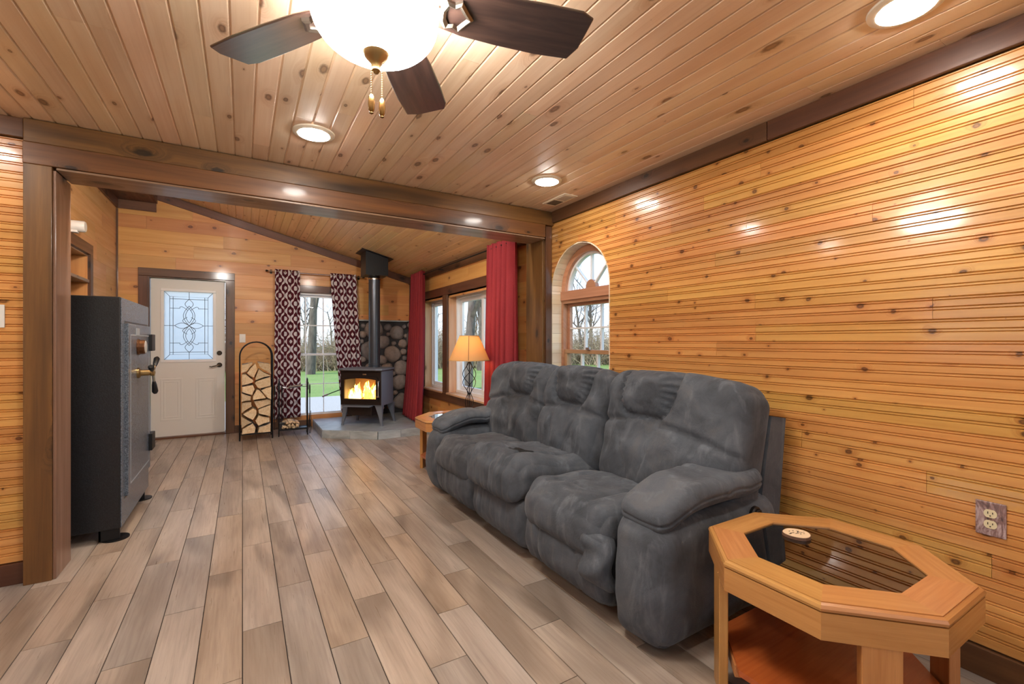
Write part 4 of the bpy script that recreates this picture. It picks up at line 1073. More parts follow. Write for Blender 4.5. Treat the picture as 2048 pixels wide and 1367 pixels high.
bx('cap_ledge', M['slate'], 1.52, XR, Y2B-.085, Y2B, ZT, ZT+.022, sc_, .004); bx('cap_ledge', M['slate'], XR-.085, XR, 6.63, Y2B-.085, ZT, ZT+.022, sc_, .004)

SR = R(-40.6)
sv = thing('wood_stove', 'freestanding charcoal wood stove with a fire burning behind its glass', 'stove', (1.515, 6.44, HZ), SR)
W_, D_ = .295, .225; B0, B1 = .275, .735
# firebox shell: open at the front behind the door
sh_ = MB()
outl = [(-W_, -D_), (-W_, .13), (-W_+.07, D_), (W_-.07, D_), (W_, .13), (W_, -D_)]
n_ = len(outl)
vv = [(x, y, z) for z in (B0, B1) for x, y in outl]
sh_.add(vv, [(i, i+1, n_+i+1, n_+i) for i in range(n_-1)]+[tuple(range(n_)), tuple(range(n_, 2*n_))])
bo = sh_.build('firebox', M['stove'], sv); sd_ = bo.modifiers.new('s', 'SOLIDIFY'); sd_.thickness = .012; sd_.offset = -1
top = [(-W_-.02, -D_-.03), (-W_-.02, .14), (-W_+.06, D_+.02), (W_-.06, D_+.02), (W_+.02, .14), (W_+.02, -D_-.03), (W_-.06, -D_-.06), (-W_+.06, -D_-.06)]
MB().prism(top, B1+.012, B1+.034).build('top_plate', M['stove'], sv)
MB().prism([(x*.97, y*.97) for x, y in top], B1, B1+.012).build('top_lip', M['stove_dark'], sv)
# door with arched opening
gw, g0, g1 = .226, .365, .640
arch = [(gw*math.cos(t)*1.0, 0) for t in (0,)]
def opening(s):
    a = gw+s; lo = g0-s; hi = g1+s; pts = [(-a, lo), (a, lo)]
    for i in range(13):
        t = i/12; pts.append((a-2*a*t, hi-.022+.022*math.sin(PI*t)))
    return pts
def frame_part(po, pi_, y0, y1, name, mat):
    m = MB(); n2 = len(po); v4 = [(x, y, z) for y in (y0, y1) for (x, z) in po]+[(x, y, z) for y in (y0, y1) for (x, z) in pi_]; f4 = []
    for i in range(n2):
        j = (i+1) % n2; f4 += [(i, j, 2*n2+j, 2*n2+i), (n2+i, n2+j, 3*n2+j, 3*n2+i), (i, j, n2+j, n2+i), (2*n2+i, 2*n2+j, 3*n2+j, 3*n2+i)]
    return m.add(m.v or v4, f4).build(name, mat, sv)
outer = [(-W_+.005, B0+.01), (W_-.005, B0+.01)]+[((W_-.005)*(1-2*i/12), B1-.002) for i in range(13)]
ops = opening(.028)
frame_part(outer, ops, -D_-.012, -D_, 'front_plate', M['stove_dark'])
dfr = frame_part(ops, opening(0), -D_-.034, -D_-.010, 'door_frame', M['stove_dark'])
gl_ = opening(.006); mkmesh('door_glass', [(x, -D_-.014, z) for x, z in gl_], [tuple(range(len(gl_)))], M['stove_glass'], sv, fix=False)
hd = MB().tube([(gw+.044, -D_-.012, .395), (gw+.047, -D_-.055, .40), (gw+.047, -D_-.06, .60), (gw+.044, -D_-.012, .61)], .007, 8).build('door_handle', M['chrome'], sv, True)
for z in (.40, .60): MB().lathe([(0, -.008), (.014, -.008), (.014, .008), (0, .008)], 12, (gw+.047, -D_-.055, z), 'z').build('handle_knob', M['chrome'], hd, True)
MB().box(.03, .085, -D_-.02, -D_-.01, B1-.055, B1-.035, .003).build('badge', M['chrome'], sv)
MB().box(-.20, .17, -D_-.10, -D_, B0-.012, B0+.004, .004).build('ash_lip', M['stove'], sv)
MB().box(-.19, .16, -D_-.02, .12, B0-.135, B0-.012, .006).build('ash_pan', M['stove_dark'], sv)
for sx in (-1, 1):
    for sy in (-1, 1):
        x, y = sx*(W_-.055), sy*(D_-.06)+(-.01 if sy < 0 else 0)
        lg = MB(); secs = [(0, .016, .055*1.0), (.03, .014, .05), (.12, .022, .03), (.22, .038, .008), (B0, .05, 0)]
        pv = []
        for z, hw_, sp_ in secs:
            cx_, cy_ = x+sx*sp_*.8, y+sy*sp_*.5
            pv += [(cx_-hw_, cy_-hw_*.7, z), (cx_+hw_, cy_-hw_*.7, z), (cx_+hw_, cy_+hw_*.7, z), (cx_-hw_, cy_+hw_*.7, z)]
        fq = []
        for i in range(len(secs)-1): fq += [(4*i+j, 4*i+(j+1) % 4, 4*i+4+(j+1) % 4, 4*i+4+j) for j in range(4)]
        lg.add(pv, fq+[(0, 1, 2, 3), tuple(4*(len(secs)-1)+j for j in range(4))]).build('leg', M['stove'], sv)
MB().tube([(-W_+.05, -D_-.012, .50), (-W_-.03, -D_-.13, .46), (-W_-.075, -D_-.20, .435)], [.006, .006, .006], 8).build('poker_rod', M['iron'], sv, True)
MB().tube([(-W_-.075, -D_-.20, .435), (-W_-.11, -D_-.255, .415)], [.013, .010], 10).build('poker_grip', M['chrome'], sv, True)
# inside the firebox
fb_ = MB().box(-W_+.02, W_-.02, .12, .14, B0+.02, B1-.02).build('fire_brick', plain('fire_brick', C(150, 118, 92), .9), sv)
MB().box(-W_+.02, W_-.02, -D_+.01, .12, B0+.015, B0+.05).build('ash_bed', plain('grey_ash', C(150, 138, 128), .95), sv)
s_ = N('glowing_log'); o_ = s_.obj(); nn = s_.noise(o_, 38, 4, .65, .5)
s_.P(Base_Color=C(40, 28, 22), Roughness=.9, Emission_Color=s_.mix(s_.mr(nn, .45, .65, 0, 1), (1, .10, .01, 1), (1, .42, .06, 1)), Emission_Strength=s_.mr(nn, .42, .66, .1, 3.0)); M['ember'] = s_.m
for (x0, y0, z0, x1, y1, z1, r_) in ((-.17, -.05, .36, .15, -.02, .355, .034), (-.12, -.13, .35, .17, -.12, .345, .030), (-.10, -.03, .42, .12, -.10, .40, .030), (.02, .02, .36, .18, -.10, .42, .026)):
    pp = [Vector((x0, y0, z0)).lerp(Vector((x1, y1, z1)), i/6) for i in range(7)]
    MB().tube(pp, [r_*(1+.12*math.sin(i*2.1)) for i in range(7)], 9).build('burning_log', M['ember'], sv, True)
def flame_mat(name, c0, c1, st):
    s = N(name); s.t.nodes.remove(s.b); o = s.obj(); x, y, z = s.sep(o)
    nz_ = s.noise(s.vm('MULTIPLY', o, (28, 28, 11)), 1.0, 4, .65, 1.0)
    em = s.n('Emission'); s.l(s.mix(s.mr(nz_, .36, .62, 0, 1), c0, c1), em.inputs[0]); em.inputs[1].default_value = st
    tr = s.n('BsdfTransparent'); m = s.n('MixShader'); lw = s.n('LayerWeight'); lw.inputs[0].default_value = .45
    s.l(s.math('MULTIPLY', s.mr(lw.outputs['Facing'], .25, .95, .85, .05), s.mr(nz_, .30, .55, .15, 1.0)), m.inputs[0]); s.l(tr.outputs[0], m.inputs[1]); s.l(em.outputs[0], m.inputs[2]); s.l(m.outputs[0], s.out.inputs[0]); return s.m
fm1 = flame_mat('orange_flame', (1, .22, .02, 1), (1, .48, .07, 1), 4.0); fm2 = flame_mat('yellow_flame', (1, .45, .06, 1), (1, .78, .28, 1), 5.0)
rf = random.Random(6)
for i in range(39):
    x = -.268+.46*(i % 13)/12+rf.uniform(-.012, .012); y = rf.uniform(-.17, .02); hgt = rf.uniform(.16, .29)*(1-.25*abs(x)/.18); wd = rf.uniform(.03, .052); ph = rf.uniform(0, 6)
    ring_ = []; fv = []; ff = []
    for j in range(11):
        t = j/10; rr = wd*(math.sin(PI*min(1, t*1.15+.18))**.9 if t < .7 else (1-t)/.3*.62)*(1-.3*t); sway = .022*math.sin(t*5+ph)*t
        fv += [(x+sway+rr*math.cos(a), y+.6*rr*math.sin(a), .325+hgt*t) for a in [2*PI*q/10 for q in range(10)]]
    for j in range(10): ff += [(j*10+q, j*10+(q+1) % 10, j*10+10+(q+1) % 10, j*10+10+q) for q in range(10)]
    mkmesh('flame', fv, ff, fm2 if rf.random() < .55 else fm1, sv, True, fix=False)

# flue pipe and ceiling support box
PX, PY = 1.62, 6.575; z0 = HZ+B1+.034
fp = thing('stove_pipe', 'dark stovepipe rising from the stove to a ceiling support box', 'stovepipe', (PX, PY, z0))
zb = 2.165-z0
MB().lathe([(.079, 0), (.079, zb-.05)], 32).build('pipe', M['pipe'], fp, True)
for z in (.0, .03): MB().lathe([(.078, z), (.086, z+.003), (.086, z+.016), (.078, z+.02)], 32).build('collar', M['pipe'], fp, True)
MB().lathe([(.078, zb-.05), (.084, zb-.05), (.084, zb-.02), (.075, zb)], 32).build('adapter', M['chrome'], fp, True)
bw = .155
bxm = MB(); zt = lambda x: slope_z(PX+x)-z0-.004
bxm.add([(sx*bw, sy*bw, z) for sx in (-1, 1) for sy in (-1, 1) for z in (zb, zt(sx*bw))], [(0, 1, 3, 2), (4, 6, 7, 5), (0, 4, 5, 1), (2, 3, 7, 6), (0, 2, 6, 4), (1, 5, 7, 3)])
bxm.build('support_box', M['iron'], fp)
tp = MB(); f_ = bw+.06
tp.add([(sx*f_, sy*f_, zt(sx*f_)+dz) for sx in (-1, 1) for sy in (-1, 1) for dz in (-.006, 0)], [(0, 1, 3, 2), (4, 6, 7, 5), (0, 4, 5, 1), (2, 3, 7, 6), (0, 2, 6, 4), (1, 5, 7, 3)])
tp.build('trim_plate', M['iron'], fp)

# ------------------------------------------------------------------ curtains
def curtain(name, mat, label, cat, x0t, x1t, x0b, x1b, zt_, zb_, nf, amp, loc, rz, group, phase=0, full=1.15, lean=0.0):
    t = thing(name, label, cat, loc, rz, group)
    nu, nv = nf*14, 44; vs = []; uvs = []; fs = []
    for j in range(nv+1):
        v = j/nv; z = zt_+(zb_-zt_)*v
        a0, a1 = x0t+(x0b-x0t)*v**1.1, x1t+(x1b-x1t)*v**1.1
        for i in range(nu+1):
            u = i/nu
            am = amp*(.55+.55*v) if v > .04 else amp*.55
            ang = 2*PI*nf*u+phase+.9*math.sin(2.3*v+phase)*math.sin(PI*u)
            y = -am*(math.sin(ang)+.35*math.sin(2.1*ang+1.3*v))-lean*v*v
            x = a0+(a1-a0)*(u+.018*math.sin(ang*2+v*3))
            vs.append((x, y, z)); uvs.append((u*abs(x1t-x0t)*full, z))
    for j in range(nv):
        for i in range(nu): fs.append((j*(nu+1)+i, j*(nu+1)+i+1, (j+1)*(nu+1)+i+1, (j+1)*(nu+1)+i))
    o = mkmesh('cloth', vs, fs, mat, t, True, fix=False)
    ul = o.data.uv_layers.new(name='UVMap')
    for lp_ in o.data.loops: ul.data[lp_.index].uv = uvs[lp_.vertex_index]
    so = o.modifiers.new('thick', 'SOLIDIFY'); so.thickness = .003
    return t
gP = 'ogee patterned curtain pair'
curtain('patterned_curtain', M['ogee'], 'burgundy and white ogee curtain hanging beside the wood rack', 'curtain', .385, .70, .375, .72, 2.245, .16, 4, .018, (0, Y2B-.085, 0), 0, gP, .4)
curtain('patterned_curtain', M['ogee'], 'burgundy and white ogee curtain hanging behind the wood stove', 'curtain', 1.115, 1.485, 1.27, 1.60, 2.245, .16, 4, .018, (0, Y2B-.085, 0), 0, gP, 1.9)
rd = thing('curtain_rod', 'slim silver rod holding the patterned curtains', 'curtain rod', (0, Y2B-.085, 2.215))
MB().tube([(.30, 0, 0), (1.60, 0, 0)], .007, 10).build('rod', M['chrome'], rd, True)
for x in (.30, 1.60):
    MB().lathe([(0, -.03), (.012, -.025), (.016, -.01), (.008, 0), (.010, .006), (0, .01)], 12, (x, 0, 0), 'x').build('finial', M['dark_knob'], rd, True)
for x in (.345, 1.53): MB().box(x-.006, x+.006, 0, .085, -.012, .0, .002).box(x-.015, x+.015, .078, .085, -.03, .03, .002).build('bracket', M['dark_knob'], rd)
gR = 'crimson window curtains'
# local x runs along -Y on this wall
curtain('red_curtain', M['red_cloth'], 'crimson floor-length curtain between the lamp and the arched window', 'curtain', -4.19, -3.67, -4.22, -3.63, 2.235, .06, 5, .062, (XR-.13, 0, 0), -PI/2, gR, .8, 1.6)
curtain('red_curtain', M['red_cloth'], 'crimson curtain between the wood stove and the narrow window', 'curtain', -6.66, -6.14, -6.80, -6.10, 2.24, .125, 5, .062, (XR-.15, 0, 0), -PI/2, gR, 2.2, 1.6, .06)
rd2 = thing('curtain_rod', 'dark rod holding the crimson curtains under the crown board', 'curtain rod', (XR-.13, 0, 2.195))
MB().tube([(0, 3.62, 0), (0, 6.75, 0)], .008, 10).build('rod', M['iron'], rd2, True)
for y in (4.25, 5.7): MB().box(0, .10, y-.006, y+.006, -.006, .006, .002).build('bracket', M['iron'], rd2)

# ------------------------------------------------------------------ firewood rack and logs
rk = thing('firewood_rack', 'tall arched black iron firewood rack beside the white door', 'log rack', (-.03, 6.56, 0))
RWd, RD, RH = .36, .26, 1.23
for y in (0, RD):
    pts = [(0, y, 0), (0, y, RH-.18)]+[(RWd/2-RWd/2*math.cos(PI*i/16), y, RH-.18+.18*math.sin(PI*i/16)) for i in range(1, 16)]+[(RWd, y, RH-.18), (RWd, y, 0)]
    MB().tube(pts, .0085, 8).build('arch_rail', M['iron'], rk, True)
for x in (0, RWd): MB().tube([(x, 0, .10), (x, RD, .10)], .007, 6).tube([(x, 0, .75), (x, RD, .75)], .006, 6).build('side_rail', M['iron'], rk)
MB().box(0, RWd, -.004, .004, .07, .085).box(0, RWd, RD-.004, RD+.004, .07, .085).box(0, RWd, RD/2-.015, RD/2+.015, .075, .085).build('base_rail', M['iron'], rk)
def logm():
    s = N('split_firewood'); o = s.obj(); r = s.rnd(); x, y, z = s.sep(o)
    v = s.vm('ADD', o, s.xyz(s.math('MULTIPLY', r, 9.0), s.math('MULTIPLY', r, 5.0), r)); n1 = s.noise(s.vm('MULTIPLY', v, (60, 4, 60)), 1, 4, .6, .5)
    c = s.mix(s.mr(n1, .35, .7, 0, 1), C(236, 212, 174), C(208, 172, 126)); hs = s.n('HueSaturation'); s.l(c, hs.inputs['Color']); s.l(s.mr(r, 0, 1, .72, 1.08), hs.inputs['Value'])
    s.P(Base_Color=hs.outputs[0], Roughness=.85); s.bump(n1, .3, .01); return s.m
def barkm():
    s = N('birch_bark'); o = s.obj(); n1 = s.noise(s.vm('MULTIPLY', o, (25, 90, 25)), 1, 4, .7, .4)
    s.P(Base_Color=s.mix(s.mr(n1, .4, .62, 0, 1), C(206, 198, 188), C(92, 76, 66)), Roughness=.9); s.bump(n1, .5, .01); return s.m
M['log'] = logm(); M['bark'] = barkm()
def halfplane(poly, mid, nrm):
    out = []
    for i in range(len(poly)):
        p, q = poly[i], poly[(i+1) % len(poly)]; dp = (p[0]-mid[0])*nrm[0]+(p[1]-mid[1])*nrm[1]; dq = (q[0]-mid[0])*nrm[0]+(q[1]-mid[1])*nrm[1]
        if dp <= 0: out.append(p)
        if dp*dq < 0: t = dp/(dp-dq); out.append((p[0]+(q[0]-p[0])*t, p[1]+(q[1]-p[1])*t))
    return out
def wood_pile(name, label, group, cat, x0, x1, z0, z1, cols, rows, y0, ln, rnd, dome, shrink, pos):
    seeds = []
    for r_ in range(rows):
        c_ = cols if r_ % 2 == 0 else cols-1+(cols == 2)
        for i in range(c_):
            seeds.append((x0+(x1-x0)*(i+.5)/c_+rnd.uniform(-.3, .3)*(x1-x0)/c_, z0+(z1-z0)*(r_+.5)/rows+rnd.uniform(-.32, .32)*(z1-z0)/rows))
    out = []
    for a in seeds:
        poly = [(x0, z0), (x1, z0), (x1, z1-dome)]+[(x0+(x1-x0)*(1-i/6), z1-dome+dome*math.sin(PI*i/6)) for i in range(1, 6)]+[(x0, z1-dome)]
        for b in seeds:
            if b is a: continue
            poly = halfplane(poly, ((a[0]+b[0])/2, (a[1]+b[1])/2), (b[0]-a[0], b[1]-a[1]))
            if len(poly) < 3: break
        if len(poly) < 3: continue
        c = (sum(p[0] for p in poly)/len(poly), sum(p[1] for p in poly)/len(poly))
        pq = [poly[i] for i in range(len(poly)) if math.hypot(poly[i][0]-poly[i-1][0], poly[i][1]-poly[i-1][1]) > .022]
        if len(pq) >= 3: poly = pq
        c = (sum(p[0] for p in poly)/len(poly), sum(p[1] for p in poly)/len(poly)); pp = []
        for p in poly:
            dx, dz = p[0]-c[0], p[1]-c[1]; l_ = math.hypot(dx, dz); k_ = max(.5, (l_-shrink)/l_)*rnd.uniform(.80, 1.0); pp.append((dx*k_, dz*k_))
        q2 = []
        for i in range(len(pp)):                    # break up the edges a little
            p, q = Vector(pp[i]), Vector(pp[(i+1) % len(pp)]); q2.append(tuple(p))
            if (q-p).length > .03: q2.append(tuple((p+q)/2+Vector((rnd.uniform(-1, 1), rnd.uniform(-1, 1)))*.05*(q-p).length))
        n2 = len(q2); f0 = rnd.uniform(-.07, .03); f1 = ln+rnd.uniform(-.03, .03)
        vs = [(x, f0+rnd.uniform(-.004, .004), z) for x, z in q2]+[(x*.96+rnd.uniform(-.003, .003), f1, z*.96) for x, z in q2]
        fs = [tuple(range(n2)), tuple(range(n2, 2*n2))]+[(i, (i+1) % n2, n2+(i+1) % n2, n2+i) for i in range(n2)]
        bk = rnd.randrange(n2); fmx = [0, 0]+[1 if (i-bk) % n2 < max(2, n2//3) else 0 for i in range(n2)]
        o = mkmesh(name, vs, fs, None, mats=[M['log'], M['bark']], fm=fmx)
        o.location = (pos[0]+c[0], pos[1]+y0, pos[2]+c[1]); tag(o, label if not isinstance(label, tuple) else label[0 if c[1] < .22 else 2 if c[1] > .82 else 1], cat, group); out.append(o)
    return out
wood_pile('firewood_log', ('split firewood log in the bottom row, resting on the iron rack base', 'split firewood log wedged in the middle of the iron rack stack', 'split firewood log on top of the stack, under the rack arch'), 'logs in the iron rack', 'log', -.005+.015, RWd-.012, .088, .985, 2, 9, -.05, .33, random.Random(12), .03, .010, (-.03, 6.56, 0))
# low tool stand with kindling
ts = thing('tool_stand', 'low black iron fireplace stand holding kindling and tools', 'fireplace stand', (.385, 6.60, 0), R(-4))
for (xx) in (.02, .36):
    for y in (0, .16): MB().tube([(xx, y, 0), (xx, y, .70)], .007, 8).build('post', M['iron'], ts, True)
    MB().tube([(xx, 0, .69), (xx, .03, .73), (xx, .08, .745), (xx, .13, .73), (xx, .16, .69)], .007, 8).build('top_handle', M['iron'], ts, True)
    MB().box(xx-.012, xx+.012, -.015, .0, .60, .70, .003).build('hook_plate', M['iron'], ts)
MB().box(.02, .36, 0, .16, .085, .095).box(.015, .365, -.006, .006, .075, .10).box(.015, .365, .154, .166, .075, .10).build('tray', M['iron'], ts)
tz = Matrix.Rotation(R(-4), 4, 'Z')
tls = [('fire_poker', -.028, .10, 'thin black poker hanging on the tool stand by the logs', 'poker'), ('hearth_brush', .055, .10, 'black hearth brush hanging on the tool stand by the logs', 'brush'), ('fire_tongs', .385, .02, 'black fire tongs hanging on the stand post by the hearth', 'tongs')]
for nm, xx, z0_, lb, ct in tls:
    p = Vector((.385, 6.60, 0))+tz.to_3x3() @ Vector((xx, -.028, 0)); t = thing(nm, lb, ct, p)
    MB().tube([(0, 0, z0_+.08), (0, 0, .62)], .005, 7).build('shaft', M['iron'], t, True)
    MB().tube([(0, 0, .55), (0, 0, .66)], .009, 8).build('grip', M['iron'], t, True)
    MB().tube([(0, .0, .655), (0, .008, .675), (0, .022, .67)], .004, 6).build('hook', M['iron'], t)
    if ct == 'brush': MB().box(-.035, .035, -.012, .012, z0_, z0_+.09, .006).build('bristles', M['black'], t)
    elif ct == 'tongs': MB().tube([(.012, 0, z0_+.3), (.018, 0, z0_+.1), (.008, 0, z0_)], .004, 6).tube([(-.0, 0, z0_+.3), (-.012, 0, z0_+.1), (-.004, 0, z0_)], .004, 6).build('jaws', M['iron'], t)
    else: MB().tube([(0, 0, z0_+.09), (0, 0, z0_), (.03, 0, z0_+.03)], .004, 6).build('tip', M['iron'], t)
sv2 = thing('ash_shovel', 'polished steel ash shovel lying across the low tool stand', 'shovel', (.385, 6.60, .585), R(-4))
bl2 = MB(); nn_ = 10; vv = []
for i in range(nn_+1):
    for j in range(7):
        u = i/nn_; s2 = (j/6-.5); wd = .10*(1-.35*u); vv.append((.13+.17*u, .08+s2*wd, .03+.10*s2*s2*1.2+.02*u))
bl2.add(vv, [(i*7+j, i*7+j+1, i*7+8+j, i*7+7+j) for i in range(nn_) for j in range(6)])
so_ = bl2.build('scoop', M['chrome'], sv2, True); m_ = so_.modifiers.new('t', 'SOLIDIFY'); m_.thickness = .003
MB().tube([(.03, .08, .07), (.09, .08, .04), (.14, .08, .032)], .006, 8).build('handle', M['chrome'], sv2, True)
MB().tube([(.02, .0, .005), (.02, .08, .063), (.02, .16, .005)], .004, 6).tube([(.36, .0, .03), (.36, .08, .05), (.30, .08, .05)], .004, 6).build('rest_wire', M['iron'], sv2)
wood_pile('kindling_stick', 'small split kindling stick piled on the low stand tray', 'kindling on the stand tray', 'kindling', .05, .26, .102, .205, 5, 3, -.02, .19, random.Random(31), .03, .002, (.385, 6.60-.02, 0))

# ------------------------------------------------------------------ safe
sf = thing('gun_safe', 'tall black textured steel safe with dial and spoked handle', 'safe', (-.975, 4.13, 0))
SXh, SYh, S0, S1 = .325, .475, .075, 1.51
MB().box(-SXh, SXh, -SYh, SYh, S0, S1, .006).build('body', M['safe'], sf)
MB().box(SXh-.001, SXh+.004, -SYh+.004, SYh-.004, S0+.004, S1-.004, .002).build('face_plate', M['safe_door'], sf)
dY0, dY1, dZ0, dZ1 = -SYh+.10, SYh-.055, S0+.17, S1-.16
dd = MB().box(SXh, SXh+.022, dY0, dY1, dZ0, dZ1, .004).build('door', M['safe_door'], sf)
MB().box(SXh+.003, SXh+.0055, dY0-.012, dY1+.012, dZ1, dZ1+.014).box(SXh+.003, SXh+.0055, dY0-.012, dY1+.012, dZ0-.012, dZ0).build('door_gap', M['black'], sf)
a0, a1, b0, b1, lw_ = dY0+.06, dY1-.05, dZ0+.06, dZ1-.07, .008; xx = SXh+.0225
MB().box(xx-.001, xx+.0006, a0, a1, b0, b0+lw_).box(xx-.001, xx+.0006, a0, a1, b1-lw_, b1).box(xx-.001, xx+.0006, a0, a0+lw_, b0+lw_, b1-lw_).box(xx-.001, xx+.0006, a1-lw_, a1, b0+lw_, b1-lw_).build('pinstripe', M['safe_line'], dd)
MB().box(xx-.001, xx+.003, -.14, -.03, 1.275, 1.325, .001).build('name_plate', M['safe_line'], dd)
dc = (xx, -.075, 1.195)
dl = MB().lathe([(.056, 0), (.056, .008), (.05, .014), (.05, .034), (.046, .042), (.0, .042)], 12, dc, 'x').build('dial', plain('dial_bronze', C(112, 76, 50), .3, .7), dd, False)
MB().lathe([(.044, .0422), (.040, .046), (0, .047)], 24, dc, 'x').build('dial_face', plain('dial_silver', C(214, 212, 204), .3, .4), dl, True)
hc = Vector((xx, -.09, 1.015))
hb = MB().lathe([(.036, 0), (.036, .012), (.022, .02), (.020, .07), (.024, .075), (.024, .095), (0, .10)], 20, hc, 'x').build('handle_hub', M['brass'], dd, True)
for k in range(3):
    an = R(-78+120*k); d3 = Vector((.06, math.cos(an), math.sin(an))).normalized(); p0_ = hc+Vector((.085, 0, 0))
    sp_ = MB().tube([p0_, p0_+d3*.07], .008, 8).build('spoke', M['chrome'], hb, True)
    MB().tube([p0_+d3*.065, p0_+d3*.09, p0_+d3*.14, p0_+d3*.155], [.010, .015, .019, .010], 10).build('spoke_grip', M['black'], sp_, True)
for z in (1.225, .45): MB().box(SXh-.01, SXh+.045, SYh-.13, SYh+.012, z-.065, z+.065, .004).build('hinge', M['iron'], sf)
for sx in (-1, 1):
    for sy in (-1, 1):
        x, y = sx*(SXh-.055), sy*(SYh-.06)
        ft = MB().box(x-.05, x+.05, y-.05, y-.04, .01, S0, 0).box(x-.05, x-.04, y-.05, y+.05, .01, S0).build('foot_bracket', M['iron'], sf)
        MB().lathe([(0, 0), (.07, 0), (.07, .008), (.03, .012), (0, .012)], 24, (x+.02, y, 0)).build('foot_disc', M['iron'], sf, True)

# ------------------------------------------------------------------ framed opening with shelf in the left wall
y0, y1, z0, z1 = LO
nt = thing('trim_90', 'brown framed opening with a shelf above the safe', 'frame', kind='structure')
bx('frame_head', M['trim'], X2L-.005, X2L+.022, y0-.09, y1+.09, z1, z1+.10, nt); bx('frame_side', M['trim'], X2L-.005, X2L+.022, y1, y1+.09, z0-.1, z1, nt); bx('frame_side', M['trim'], X2L-.005, X2L+.022, y0-.09, y0, z0-.1, z1, nt)
bx('back_panel', M['trim'], X2L-.30, X2L-.28, y0-.1, y1+.1, z0-.1, z1+.1, nt)
bx('lining', M['pine_shiplap'], X2L-.28, X2L, y1-.022, y1-.001, z0, z1-.02, nt); bx('lining', M['trim'], X2L-.28, X2L, y0+.001, y0+.02, z0, z1-.02, nt); bx('lining_head', M['beam_under'], X2L-.28, X2L, y0, y1, z1-.019, z1-.001, nt); bx('lining_base', M['trim'], X2L-.28, X2L, y0+.02, y1-.022, z0+.001, z0+.02, nt)
for y in (5.35, 5.72): bx('upright', M['jamb'], X2L-.13, X2L-.095, y-.018, y+.018, z0+.02, z1-.02, nt)
shf = bx('wall_shelf', M['beam_under'], X2L-.24, X2L+.018, y0+.022, y1-.024, 1.815, 1.845, bev=.004); tag(shf, 'weathered wooden shelf board across the framed opening', 'shelf')
jr = thing('glass_jar', 'small silvery jar beneath the weathered shelf in the opening', 'jar', (X2L-.12, 5.53, 1.60))
bx('wall_shelf', M['beam_under'], X2L-.24, X2L-.02, y0+.022, y1-.024, 1.57, 1.598, bev=.004); tag(bpy.data.objects['wall_shelf.001'], 'lower board inside the framed opening behind the safe', 'shelf')
MB().lathe([(0, 0), (.04, 0), (.045, .02), (.045, .12), (.03, .145), (0, .145)], 20).build('body', plain('jar_silver', C(196, 198, 200), .2, .6), jr, True); MB().lathe([(0, .172), (.032, .172), (.034, .145), (0, .145)], 18).build('lid', M['dark_knob'], jr, True)
ml = thing('wall_sensor', 'white cylindrical sensor on the pale wall above the framed opening', 'sensor', (X2L, 5.50, 2.27))
MB().lathe([(0, 0), (.05, 0), (.05, .09), (.044, .10), (0, .10)], 24, (0, 0, 0), 'x').build('body', M['plate'], ml, True); MB().box(.0, .05, -.03, .03, -.06, -.03, .004).build('mount', M['plate'], ml)

M['dome'] = emit('fill_dome_glow', LAMP_COL, 190)
# ------------------------------------------------------------------ added fill lamps, unseen on the header wall above the beam, stove side
for x, lb in ((-.35, 'added unseen dome lamp on the stove side of the header, nearer the safe'), (1.25, 'added unseen dome lamp on the stove side of the header, nearer the windows')):
    t = thing('fill_lamp', lb, 'added fill lamp', (x, 3.48, 2.56))
    MB().lathe([(0, .0), (.12, .0), (.12, .02), (.105, .025)], 32, (0, 0, 0), 'y').build('mount', M['white_lamp'], t, True)
    MB().lathe([(.105, .02), (.10, .05), (.07, .08), (0, .095)], 32, (0, 0, 0), 'y').build('dome', M['dome'], t, True)
# ------------------------------------------------------------------ outdoors
GZ = -.18
def ground_mat():
    s = N('spring_grass'); o = s.obj(); a = s.noise(o, .35, 4, .6, .3); b = s.noise(o, 14, 4, .7)
    c = s.mix(s.mr(a, .4, .65, 0, 1), C(134, 158, 74), C(160, 170, 92)); c = s.mix(s.math('MULTIPLY', s.mr(b, .4, .7, 0, 1), .5), c, C(110, 124, 62))
    s.P(Base_Color=c, Roughness=.95); s.bump(b, .6, .05); return s.m
gr = MB().box(-90, 110, -60, 140, GZ-.3, GZ).build('ground', ground_mat()); tag(gr, 'green lawn outside the windows', 'lawn', kind='structure')
s_ = N('pale_gravel'); o_ = s_.obj(); n1 = s_.noise(o_, 60, 3, .6); s_.P(Base_Color=s_.mix(s_.mr(n1, .3, .7, 0, 1), C(216, 206, 192), C(170, 158, 144)), Roughness=.95); s_.bump(n1, .5, .02)
gv = MB().prism([(-12, 7.45), (5.5, 7.45), (6.5, 9.5), (5.0, 12.2), (-12, 13.5)], GZ-.02, GZ+.015).build('driveway', s_.m); tag(gv, 'pale gravel driveway outside the tall window', 'driveway', kind='structure')
s_ = N('grey_bark'); o_ = s_.obj(); n1 = s_.noise(s_.vm('MULTIPLY', o_, (9, 9, 2)), 1.2, 4, .6); s_.P(Base_Color=s_.mix(s_.mr(n1, .35, .65, 0, 1), C(132, 118, 104), C(92, 80, 70)), Roughness=.95); M['bark_tree'] = s_.m
s_ = N('dry_brush'); r_ = s_.rnd(); o_ = s_.obj(); n1 = s_.noise(o_, 5, 3); s_.P(Base_Color=s_.mix(s_.mr(n1, .35, .65, 0, 1), C(200, 176, 142), C(146, 124, 98)), Roughness=.95); M['brush'] = s_.m
